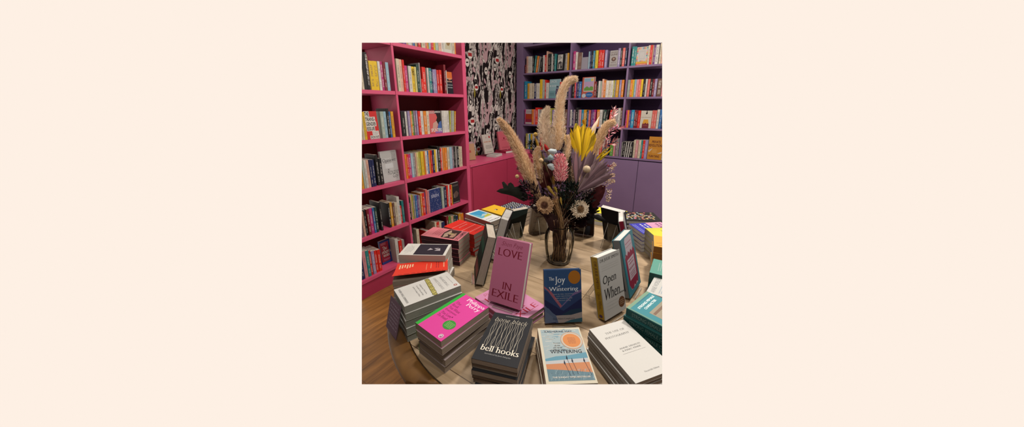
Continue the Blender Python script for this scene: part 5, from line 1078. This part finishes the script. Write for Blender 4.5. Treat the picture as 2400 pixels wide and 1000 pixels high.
fan('palm_leaf', 'upright mauve dried leaf strips below the yellow fan', (1350, 432), [(1340, 350), (1345, 345), (1350, 346), (1355, 350), (1362, 356), (1370, 350), (1374, 358)], 8, [P2, P1, (.6, .34, .42)], -.06, 7)
fan('palm_leaf', 'dark olive striped leaf right of the tall plume', (1335, 440), [(1326, 340), (1320, 345), (1330, 338), (1336, 352)], 8, [(.03, .035, .02), (.05, .055, .03)], .01, 8)
fan('palm_leaf', 'brown green grass blades above the blue grey leaves', (1290, 430), [(1263, 345), (1267, 350), (1272, 352), (1258, 350), (1280, 360)], 4.5, [(.17, .12, .05), (.12, .09, .04), (.30, .19, .06)], .0, 9)
# cream feather leaves
fan('feather_leaf', 'pale cream feathery leaf behind the yellow fan', (1378, 330), [(1405, 272), (1400, 280), (1396, 287), (1390, 294), (1402, 286), (1398, 296)], 9, [(1.3, 1.08, .82), (1.15, .92, .66)], .05, 10)
fan('feather_leaf', 'small cream leaf between the yellow fan and right plume', (1394, 345), [(1398, 312), (1402, 318), (1396, 322)], 7, [(.62, .58, .36), (.55, .50, .3)], .03, 11)

def sprig(name, lab, px, n, leafpx, cols, dd=0, seed=1, spreadpx=8, stemmat=STEMD, cat='dried flower', wr=.4, grp=None, rad=.0008):
    """twig with small pointed leaves or petals"""
    rr = random.Random(seed); root = plant(name, lab, cat, grp); ctl = [fp(x, y, dd) for x, y in px]; cv = bez(ctl[::-1], 10); m = len(cv); bm = bmesh.new(); bs = bmesh.new(); s = VD/F
    tube(bs, cv, rad, 4)
    for k in range(n):
        t = rr.random()**.8; i = min(int(t*(m-1)), m-2); p = cv[i]; tan = (cv[i+1]-cv[i]).normalized(); r = Vector((rr.gauss(0, 1), rr.gauss(0, 1), rr.gauss(0, 1))).normalized(); r = (r-tan*r.dot(tan)).normalized()
        q = p + r*spreadpx*s*(.35+.65*math.sin(math.pi*min(1, .15+.8*t)))*rr.random()**.6; d = (tan*.9+r*.9).normalized(); L_ = leafpx*s*rr.uniform(.6, 1.2)
        blade(bm, q, q+d*L_, L_*wr, Vector((rr.gauss(0, 1), rr.gauss(0, 1), rr.gauss(0, 1))), rr.randrange(len(cols)), prof=[.2, .8, 1, .6, .05], bow=.1)
    child(bmobj('foliage', bm, [M(c, .7, .15) for c in cols]), root); child(bmobj('twig', bs, stemmat), root); stem_mesh(cv[0], .0015, stemmat, root); return root
PK = [(1.35, .60, .64), (1.1, .26, .38), (1.5, 1.05, 1.0)]
sprig('pink_astilbe', 'spiky pink flower head at the centre of the bouquet', [(1312, 362), (1313, 385), (1314, 405), (1313, 426)], 1300, 7, PK, -.08, 1, 15, wr=.22)
sprig('ruscus_branch', 'pink leaved branch reaching high on the right', [(1442, 254), (1436, 275), (1431, 300), (1416, 350)], 46, 12, [(1.1, .28, .42), (1.2, .5, .58), (1.2, .85, .85)], .04, 2, 5, wr=.3)
sprig('ruscus_branch', 'pink leaved branch with a whitish tip pointing right', [(1455, 296), (1444, 304), (1430, 312), (1416, 345)], 34, 12, [(1.1, .3, .42), (1.2, .9, .9), (1., .4, .5)], .04, 3, 5, wr=.3)
sprig('ruscus_branch', 'lower pink leaved branch over the yellow spear leaves', [(1446, 330), (1434, 335), (1420, 342), (1405, 362)], 30, 12, [(1., .4, .4), (1., .7, .68), (.5, .08, .08)], .0, 4, 4, wr=.3)
sprig('ruscus_branch', 'small pink leaf tuft beside the mauve fan', [(1424, 386), (1418, 393), (1410, 400), (1380, 430)], 10, 12, [(.6, .10, .18), (.7, .25, .3)], -.02, 5, 3, wr=.3)
CRB = [(1., .76, .55), (1.1, .9, .7), (.85, .55, .4)]
for i, (px, lab) in enumerate((([(1441, 382), (1436, 390), (1426, 400), (1385, 440)], 'tiny cream blossoms, uppermost cluster beside the purple cupboard door'), ([(1440, 424), (1432, 424), (1420, 430), (1380, 455)], 'tiny cream blossoms with a red leaf, middle cluster at right'),
                             ([(1424, 472), (1426, 458), (1424, 445), (1385, 470)], 'tiny cream blossoms hanging lowest at the right'), ([(1440, 410), (1430, 412), (1412, 420), (1370, 450)], 'tiny pinkish blossoms along the tip of the mauve fan'))):
    sprig('limonium', lab, px, 130, 3.2, CRB, -.02, 20+i, 6, wr=.8, stemmat=M((.3, .2, .12)))
DK = [(.018, .025, .022), (.03, .04, .035), (.012, .016, .016)]
sprig('dark_foliage', 'dark green bushy sprig under the pink flower head', [(1335, 428), (1338, 445), (1335, 465), (1325, 490)], 420, 9, [(.02, .035, .03), (.035, .055, .045), (.01, .015, .015)], -.06, 30, 26, wr=.3, cat='dried foliage')
sprig('dark_foliage', 'dark sprig between the centre and the cream daisy', [(1365, 430), (1368, 450), (1360, 475), (1340, 505)], 380, 9, [(.02, .03, .03), (.04, .045, .045), (.01, .012, .012)], -.03, 31, 26, wr=.3, cat='dried foliage')
sprig('dark_foliage', 'blackish purple sprig at the left of the bouquet', [(1222, 432), (1240, 445), (1255, 462), (1285, 500)], 420, 9, [(.03, .018, .03), (.055, .035, .05), (.02, .01, .015)], -.03, 32, 22, wr=.3, cat='dried foliage')
sprig('dark_foliage', 'dark purple sprig hanging around the brown seed flower', [(1250, 490), (1262, 478), (1280, 480), (1305, 510)], 620, 5, [(.10, .05, .055), (.16, .09, .08), (.04, .02, .022)], .0, 33, 24, wr=.35, cat='dried foliage')
sprig('dark_foliage', 'dark bluish sprig above the left plume', [(1245, 330), (1252, 345), (1262, 365), (1290, 440)], 200, 9, [(.02, .03, .035), (.05, .07, .075), (.012, .014, .016)], .04, 34, 12, wr=.3, cat='dried foliage')
sprig('dark_foliage', 'dark teal sprig hiding the bottom of the yellow fan', [(1318, 350), (1325, 375), (1328, 400), (1322, 440)], 320, 8, [(.015, .025, .022), (.03, .04, .035)], .02, 35, 14, wr=.3, cat='dried foliage')
sprig('dark_foliage', 'dark sprig filling behind the grey leaves', [(1290, 380), (1288, 410), (1292, 440), (1300, 480)], 420, 11, [(.05, .012, .016), (.02, .02, .02), (.035, .02, .02)], .05, 36, 26, wr=.4, cat='dried foliage')
sprig('dark_foliage', 'dark reddish sprig low behind the cream daisy', [(1390, 455), (1380, 480), (1362, 505), (1335, 525)], 420, 12, [(.03, .010, .014), (.018, .012, .018), (.05, .02, .02)], .05, 37, 24, wr=.45, cat='dried foliage')
sprig('dark_foliage', 'blackish mass of leaves above the vase mouth', [(1330, 470), (1322, 490), (1318, 510), (1314, 530)], 420, 14, [(.02, .009, .012), (.012, .012, .018), (.03, .015, .016)], .03, 38, 26, wr=.5, cat='dried foliage')
sprig('statice', 'small purple grey statice on the left edge', [(1216, 425), (1228, 430), (1240, 440), (1262, 470)], 130, 5, [(.13, .09, .13), (.07, .05, .08), (.2, .15, .18)], -.06, 40, 9, wr=.4)
sprig('statice', 'small dark statice beside the left plume edge', [(1212, 392), (1222, 398), (1234, 408), (1262, 455)], 80, 5, [(.10, .08, .12), (.05, .04, .07)], .0, 41, 6, wr=.4)
sprig('statice', 'mauve grey statice trailing below the purple fan', [(1392, 436), (1380, 442), (1366, 448), (1345, 470)], 260, 4, [(.22, .14, .17), (.14, .09, .11), (.3, .22, .22)], -.06, 42, 13, wr=.4)
sprig('statice', 'thin dark statice against the purple shelf', [(1345, 318), (1334, 322), (1330, 335), (1332, 380)], 90, 4, [(.05, .03, .06), (.1, .08, .12)], .08, 43, 9, wr=.4)

def bigleaf(name, lab, pts, base, col, dd=0, bow=.007, rough=.75):
    """broad leaf outline drawn as a curved blade"""
    root = plant(name, lab, 'dried leaf'); bm = bmesh.new(); c = sum((Vector(p) for p in pts), Vector((0, 0)))/len(pts)
    vc = bm.verts.new(fp(c.x, c.y, dd-bow)); vs = [bm.verts.new(fp(x, y, dd+bow*.3*math.sin(i*1.7))) for i, (x, y) in enumerate(pts)]
    mid = [bm.verts.new(fp((x+c.x)/2, (y+c.y)/2, dd-bow*.6)) for x, y in pts]
    for i in range(len(pts)):
        j = (i+1) % len(pts)
        for f in ((vs[i], vs[j], mid[j], mid[i]), (mid[i], mid[j], vc)): g = bm.faces.new(f); g.smooth = True
    child(bmobj('leaf_blade', bm, noisy('leaf', tuple(x*.8 for x in col), tuple(x*1.25 for x in col), 40, rough, .08)), root); stem_mesh(fp(*base, dd), .0018, STEMD, root); return root
bigleaf('dark_leaf', 'large blackish green leaf jutting left over the yellow books', [(1163, 448), (1172, 442), (1180, 441), (1176, 427), (1181, 425), (1187, 432), (1190, 439), (1191, 430), (1197, 427), (1203, 432), (1206, 438), (1216, 436), (1226, 442), (1236, 455), (1238, 466), (1228, 472), (1216, 466), (1204, 460), (1190, 456), (1175, 453)], (1236, 462), (.022, .026, .020), -.04)
bigleaf('maroon_leaf', 'dark maroon leaf hanging at the right above black book', [(1393, 434), (1406, 433), (1419, 435), (1418, 448), (1413, 462), (1404, 476), (1396, 486), (1390, 488), (1384, 470), (1385, 450)], (1388, 462), (.06, .008, .010), -.03)
bigleaf('maroon_leaf', 'dark maroon leaf between the left plume and pink flower', [(1268, 388), (1282, 384), (1296, 392), (1304, 405), (1300, 425), (1288, 440), (1270, 440), (1260, 420)], (1285, 440), (.06, .010, .010), -.01)
bigleaf('maroon_leaf', 'dark brown leaf in front of the vase neck at left', [(1270, 500), (1290, 498), (1306, 505), (1312, 525), (1304, 545), (1290, 540), (1282, 522)], (1306, 530), (.045, .018, .018), -.06)
bigleaf('maroon_leaf', 'round nearly black leaf right of the vase neck', [(1352, 516), (1364, 512), (1374, 517), (1376, 526), (1368, 533), (1356, 532), (1349, 525)], (1352, 520), (.018, .006, .010), .02)
bigleaf('dark_leaf', 'square dark leaf hanging under the maroon leaf', [(1376, 500), (1392, 500), (1394, 510), (1388, 526), (1376, 522), (1372, 510)], (1380, 502), (.016, .014, .016), .02)
bigleaf('dark_leaf', 'dark pointed leaf reaching right over the black book', [(1392, 504), (1402, 502), (1412, 508), (1420, 516), (1414, 520), (1402, 516), (1394, 512)], (1392, 506), (.02, .02, .024), .02)
bigleaf('dark_leaf', 'small black leaf hanging low right of the vase', [(1374, 530), (1384, 528), (1382, 548), (1376, 551), (1370, 546)], (1376, 530), (.012, .012, .016), .04)
bigleaf('maroon_leaf', 'broad dark maroon leaf behind the bare stalks at the centre', [(1312, 452), (1326, 446), (1344, 452), (1352, 470), (1346, 492), (1332, 510), (1318, 500), (1310, 478)], (1330, 505), (.030, .010, .014), .02)
bigleaf('maroon_leaf', 'blackish leaf behind the cream daisy on its right', [(1368, 470), (1384, 474), (1396, 486), (1392, 502), (1376, 510), (1358, 508), (1346, 496), (1352, 480)], (1352, 505), (.020, .010, .014), .03)
bigleaf('maroon_leaf', 'blackish leaf behind the brown seed flower', [(1250, 462), (1264, 454), (1284, 458), (1300, 472), (1304, 496), (1292, 510), (1270, 504), (1256, 486)], (1298, 508), (.026, .012, .014), .03)
bigleaf('dark_leaf', 'dark leaf between the pink flower and the mauve fan', [(1326, 400), (1342, 396), (1352, 410), (1356, 432), (1346, 448), (1332, 446), (1322, 428)], (1340, 446), (.014, .020, .018), .01)
GB = (.22, .27, .30)
bigleaf('eucalyptus_leaf', 'pale blue grey leaf, topmost of the grey leaves', [(1283, 352), (1291, 348), (1304, 350), (1306, 356), (1298, 362), (1288, 358)], (1292, 366), (.62, .70, .76), -.09)
bigleaf('eucalyptus_leaf', 'blue grey leaf, middle one beside the pink flower', [(1284, 366), (1290, 361), (1296, 366), (1298, 374), (1290, 376), (1284, 374)], (1292, 376), (.32, .44, .47), -.10)
bigleaf('eucalyptus_leaf', 'pale blue grey leaf, lowest left of the pink flower', [(1282, 386), (1290, 382), (1297, 384), (1300, 396), (1294, 400), (1286, 394)], (1294, 398), (.55, .62, .66), -.10)
bigleaf('eucalyptus_leaf', 'slate grey leaf left of the other grey leaves', [(1276, 370), (1284, 368), (1286, 376), (1282, 382), (1274, 378)], (1282, 378), (.10, .10, .12), -.07)
bigleaf('red_leaf', 'small red dried leaf under the broad plume', [(1276, 336), (1281, 340), (1288, 350), (1286, 356), (1278, 352), (1275, 344)], (1282, 354), (.35, .02, .02), -.03)
def seedflower(name, lab, x, y, rpx, c1, c2, cc, dd, seed, tilt):
    rr = random.Random(seed); root = plant(name, lab); s = VD/F; c = fp(x, y, dd); ax = (CAM-c).normalized()+RT*tilt[0]+UPV*tilt[1]; ax.normalize(); u = ax.cross(Vector((0, 0, 1))).normalized(); v = ax.cross(u); r = rpx*s
    bm = bmesh.new()
    for ring, (n, r0, r1, lift) in enumerate(((30, .25, 1.0, -.05), (26, .22, .86, .10), (20, .2, .66, .2))):
        for k in range(n):
            a = 2*math.pi*(k+ring*.5)/n+rr.uniform(-.05, .05); d = u*math.cos(a)+v*math.sin(a); sd = -u*math.sin(a)+v*math.cos(a); rl = r1*rr.uniform(.9, 1.06)
            blade(bm, c+d*r*r0+ax*r*.1, c+d*r*rl+ax*r*(lift+rr.uniform(-.08, .08)), r*.26, sd, ring % 2, prof=[.5, .8, 1, 1, .7, .15], bow=.05*rr.choice([-1, 1]))
    child(bmobj('petals', bm, [M(c1, .7, .1), M(c2, .7, .1)]), root)
    bm = bmesh.new()
    for k in range(170):
        t = k/170; rad = math.sqrt(t)*.36*r; a = k*2.4; d = u*math.cos(a)+v*math.sin(a); p = c+d*rad+ax*r*(.15+.08*(1-t)); strand(bm, p, ax+d*t*.8, r*.16, r*.06, 0, 0, rr)
    bmesh.ops.create_uvsphere(bm, u_segments=14, v_segments=8, radius=r*.33, matrix=Matrix.Translation(c-ax*r*.05)); child(bmobj('centre', bm, M(cc, .8, .1)), root)
    bm = bmesh.new(); bmesh.ops.create_cone(bm, cap_ends=True, segments=16, radius1=r*.12, radius2=r*.75, depth=r*.5, matrix=Matrix.Translation(c-ax*r*.25) @ ax.to_track_quat('Z', 'Y').to_matrix().to_4x4()); child(bmobj('calyx', bm, M(c2, .8, .1)), root)
    stem_mesh(c-ax*r*.5, .0022, M((.42, .34, .26), .7), root, via=[c-ax*r*1.2-UPV*r*.8]); return root
seedflower('protea_flower', 'brown ruffled dried flower head low on the left', 1277, 480, 21, (.80, .52, .30), (.62, .38, .21), (.38, .19, .13), -.09, 1, (-.25, -.05))
seedflower('daisy_flower', 'cream dried daisy-like flower head low on the right', 1359, 489, 22, (1.25, 1.08, .86), (1., .8, .58), (.6, .38, .2), -.07, 2, (.25, -.1))
def ball(name, lab, x, y, rpx, col, dd, seed, rib=False):
    root = plant(name, lab); s = VD/F; c = fp(x, y, dd); bm = bmesh.new(); bmesh.ops.create_icosphere(bm, subdivisions=3, radius=rpx*s, matrix=Matrix.Translation(c)); rr = random.Random(seed)
    for v in bm.verts:
        d = v.co-c
        if rib: a = math.atan2(d.dot(RT), d.dot(FW)); v.co = c+d*(1+.06*math.cos(a*8)) + UPV*(abs(d.dot(UPV))*.12)
        else: v.co = c+d*rr.uniform(.9, 1.08)
    for f in bm.faces: f.smooth = rib
    if rib: bmesh.ops.create_cone(bm, cap_ends=True, segments=12, radius1=rpx*s*.2, radius2=rpx*s*.5, depth=rpx*s*.25, matrix=Matrix.Translation(c+UPV*rpx*s*1.15) @ UPV.to_track_quat('Z', 'Y').to_matrix().to_4x4())
    child(bmobj('head', bm, noisy('seed_head', tuple(a*.7 for a in col), col, 120, .8, .1)), root); stem_mesh(c-UPV*rpx*s*.9, .0011, M((.45, .33, .18), .7), root); return root
ball('billy_button', 'tiny round beige ball flower standing out at the left', 1212, 413, 4.5, (.95, .68, .34), -.05, 1)
ball('billy_button', 'round beige ball flower beside the left plume', 1268, 376, 5.5, (.85, .6, .33), -.09, 2)
ball('billy_button', 'round brown ball flower on top of the yellow stalk', 1255, 315, 5, (.6, .38, .1), -.02, 3)
ball('poppy_pod', 'ribbed beige poppy seed pod on the mauve fan', 1375, 397, 8, (.85, .68, .48), -.12, 4, True)
def stalk(name, lab, px, wpx, cols, dd, seed):
    rr = random.Random(seed); root = plant(name, lab, 'dried grass'); cv = bez([fp(x, y, dd) for x, y in px][::-1], 12); m = len(cv); bm = bmesh.new(); s = VD/F
    for i in range(m-1):
        tan = (cv[i+1]-cv[i]).normalized()
        for k in range(9):
            r = Vector((rr.gauss(0, 1), rr.gauss(0, 1), rr.gauss(0, 1))).normalized(); r = (r-tan*r.dot(tan)).normalized(); w = wpx*s*math.sin(math.pi*min(1, .15+.8*i/(m-1)))
            blade(bm, cv[i]+r*w*.2, cv[i]+r*w*.9+tan*w*1.5, w*.55, tan.cross(r), rr.randrange(len(cols)), prof=[.3, 1, .8, .1])
    child(bmobj('ear', bm, [M(c, .7, .15) for c in cols]), root); stem_mesh(cv[0], .0010, STEM, root); return root
WY = [(.85, .6, .1), (.7, .46, .09), (.95, .72, .2)]
stalk('canary_grass', 'yellow grass ear, tallest left of the pink flower', [(1296, 412), (1297, 424), (1299, 436)], 4.2, [(.40, .22, .05), (.32, .17, .04)], -.10, 1)
stalk('canary_grass', 'wide yellow grass ear leaning left under maroon leaf', [(1284, 436), (1291, 446), (1300, 458)], 5.0, WY, -.10, 2)
stalk('canary_grass', 'small bright yellow grass ear below the pink flower', [(1299, 439), (1303, 445), (1306, 452)], 4.0, [(.6, .46, .07), (.5, .38, .06)], -.11, 3)
stalk('canary_grass', 'lowest yellow grass ear near the cream daisy', [(1314, 462), (1315, 472), (1317, 480)], 3.2, WY, -.10, 4)
stalk('canary_grass', 'long mustard grass ear under the brown ball flower', [(1254, 320), (1259, 335), (1264, 352), (1270, 372)], 4.2, [(.85, .52, .05), (.66, .38, .05)], .0, 5)
stalk('canary_grass', 'orange yellow bud poking up from the yellow fan', [(1367, 281), (1369, 290), (1371, 300)], 4.5, [(1.1, .6, .02), (1., .5, .02)], .02, 6)
stalk('canary_grass', 'lime yellow bud left of the yellow fan', [(1351, 290), (1348, 298), (1344, 306)], 4.5, [(1.1, 1., .06), (.85, .7, .2)], .0, 7)
# bundle of bare stalks
bs = tag(empty('stalk_bundle', V+Vector((0, 0, .012))), 'bundle of bare tan stalks rising from the vase mouth', 'dried grass'); bpy.context.view_layer.update()
rr = random.Random(77); bm = bmesh.new()
for k in range(24):
    KST[0] += 1; b, mth_ = mth(KST[0]); mth_ = MOUTH+Vector((rr.uniform(-.012, .03), rr.uniform(-.03, .0), 0)); t = fp(rr.uniform(1294, 1307), rr.uniform(440, 475), rr.uniform(-.11, -.08)); tube(bm, bez([b+Vector((rr.uniform(-.02, .02), rr.uniform(-.02, .02), 0)), mth_, t], 5), rr.uniform(.0006, .0011), 4, rr.randrange(3))
child(bmobj('stalks', bm, [STEM, M((.45, .24, .11), .7), M((.8, .52, .26), .7)]), bs)
bs = tag(empty('stalk_bundle', V+Vector((0, 0, .012))), 'tangle of dark brown stems packed inside the glass vase', 'dried grass'); bpy.context.view_layer.update()
bm = bmesh.new()
for k in range(85):
    a = rr.uniform(0, 6.28); r1, r2 = rr.uniform(0, .044), rr.uniform(0, .046); a2 = a+rr.uniform(-1.2, 1.2)
    tube(bm, bez([V+Vector((r1*math.cos(a), r1*math.sin(a), .012)), V+Vector((.8*r2*math.cos(a2+.5), .8*r2*math.sin(a2+.5), .1)), V+Vector((r2*math.cos(a2), r2*math.sin(a2), .19)), MOUTH+Vector((r2*1.3*math.cos(a2), r2*1.3*math.sin(a2), .04))], 5), rr.uniform(.0009, .0026), 5, rr.randrange(3))
child(bmobj('stalks', bm, [M((.16, .08, .05), .7), M((.34, .20, .11), .7), M((.08, .04, .03), .7)]), bs)

# ------------------------------------------------------------------ light
w = bpy.data.worlds.new('World'); SC.world = w; w.use_nodes = True
bg = w.node_tree.nodes['Background']; bg.inputs[0].default_value = (*srgb(254, 240, 228), 1); bg.inputs[1].default_value = 1.0
def area(loc, size, power, col=(1, .91, .80), target=None):
    l = bpy.data.lights.new('ceiling_and_fill_light', 'AREA'); l.shape = 'DISK'; l.size = size; l.energy = power*1.22; l.color = col
    o = bpy.data.objects.new('ceiling_and_fill_light', l); COL.objects.link(o); o.location = loc
    d = Vector(target or (loc[0], loc[1], 0))-Vector(loc); o.rotation_euler = d.to_track_quat('-Z', 'Y').to_euler(); return o
#LIGHTS
area((.05, 2.05, 2.8), .20, 52)
area((-1.15, 1.25, 2.8), .20, 20)
area((-1.0, 2.85, 2.8), .20, 26)
area((.15, .1, 2.8), .3, 22)  # fill lamp, added to brighten the faces turned to the camera

# ------------------------------------------------------------------ camera
cam = bpy.data.cameras.new('Camera'); co = bpy.data.objects.new('Camera', cam); COL.objects.link(co); SC.camera = co
co.location = CAM; co.rotation_euler = (R(90)-TH, 0, YAW)
cam.sensor_width = 36; cam.lens = 36*F/2400; cam.shift_x = (1200-PX)/2400; cam.shift_y = (PY-500)/2400*1.0; cam.clip_start = .02
SC.view_settings.view_transform = 'Standard'; SC.view_settings.look = 'None'; SC.view_settings.exposure = 0; SC.view_settings.gamma = 1

# ------------------------------------------------------------------ the modelled part of the shop ends where the photograph's view of it ends
bpy.context.view_layer.update()
def fr(x, y): return ray(x, y)
cs = [fr(848, 100), fr(1552, 100), fr(1552, 900), fr(848, 900)]
mid = fr(1200, 500); PL = []
for i in range(4):
    n_ = cs[i].cross(cs[(i+1) % 4]).normalized()
    if n_.dot(mid) < 0: n_ = -n_
    PL.append(n_)
shell = set(o.name for o in SHELL)
for o in [o for o in bpy.data.objects if o.type == 'MESH' and o.name not in shell]:
    mw = o.matrix_world; bb = [mw @ Vector(c) for c in o.bound_box]
    cut = []; gone = False
    for n_ in PL:
        ds = [n_.dot(p-CAM) for p in bb]
        if max(ds) < 0: gone = True
        elif min(ds) < 0: cut.append(n_)
    if not gone and cut:
        if o.data.users > 1: o.data = o.data.copy()
        inv = mw.inverted(); bm = bmesh.new(); bm.from_mesh(o.data); pc_ = inv @ CAM
        for n_ in cut:
            nl = (mw.to_3x3().transposed() @ n_)
            flat = o.name.split('.')[0] in ('cover_print', 'back_print', 'plume', 'leaf_blades', 'foliage', 'leaf_blade', 'spine_title', 'edge_title', 'handwriting', 'apron')
            r = bmesh.ops.bisect_plane(bm, geom=bm.verts[:]+bm.edges[:]+bm.faces[:], dist=1e-6, plane_co=pc_, plane_no=nl, clear_inner=True)
            if not flat:
                ed = [g for g in r['geom_cut'] if isinstance(g, bmesh.types.BMEdge)]
                if ed:
                    try: bmesh.ops.holes_fill(bm, edges=ed, sides=0)
                    except Exception: pass
        if len(bm.faces) == 0: gone = True
        else: bm.to_mesh(o.data)
        bm.free()
    if gone: bpy.data.objects.remove(o)
for o in [o for o in bpy.data.objects if o.type == 'EMPTY' and not o.children]: bpy.data.objects.remove(o)
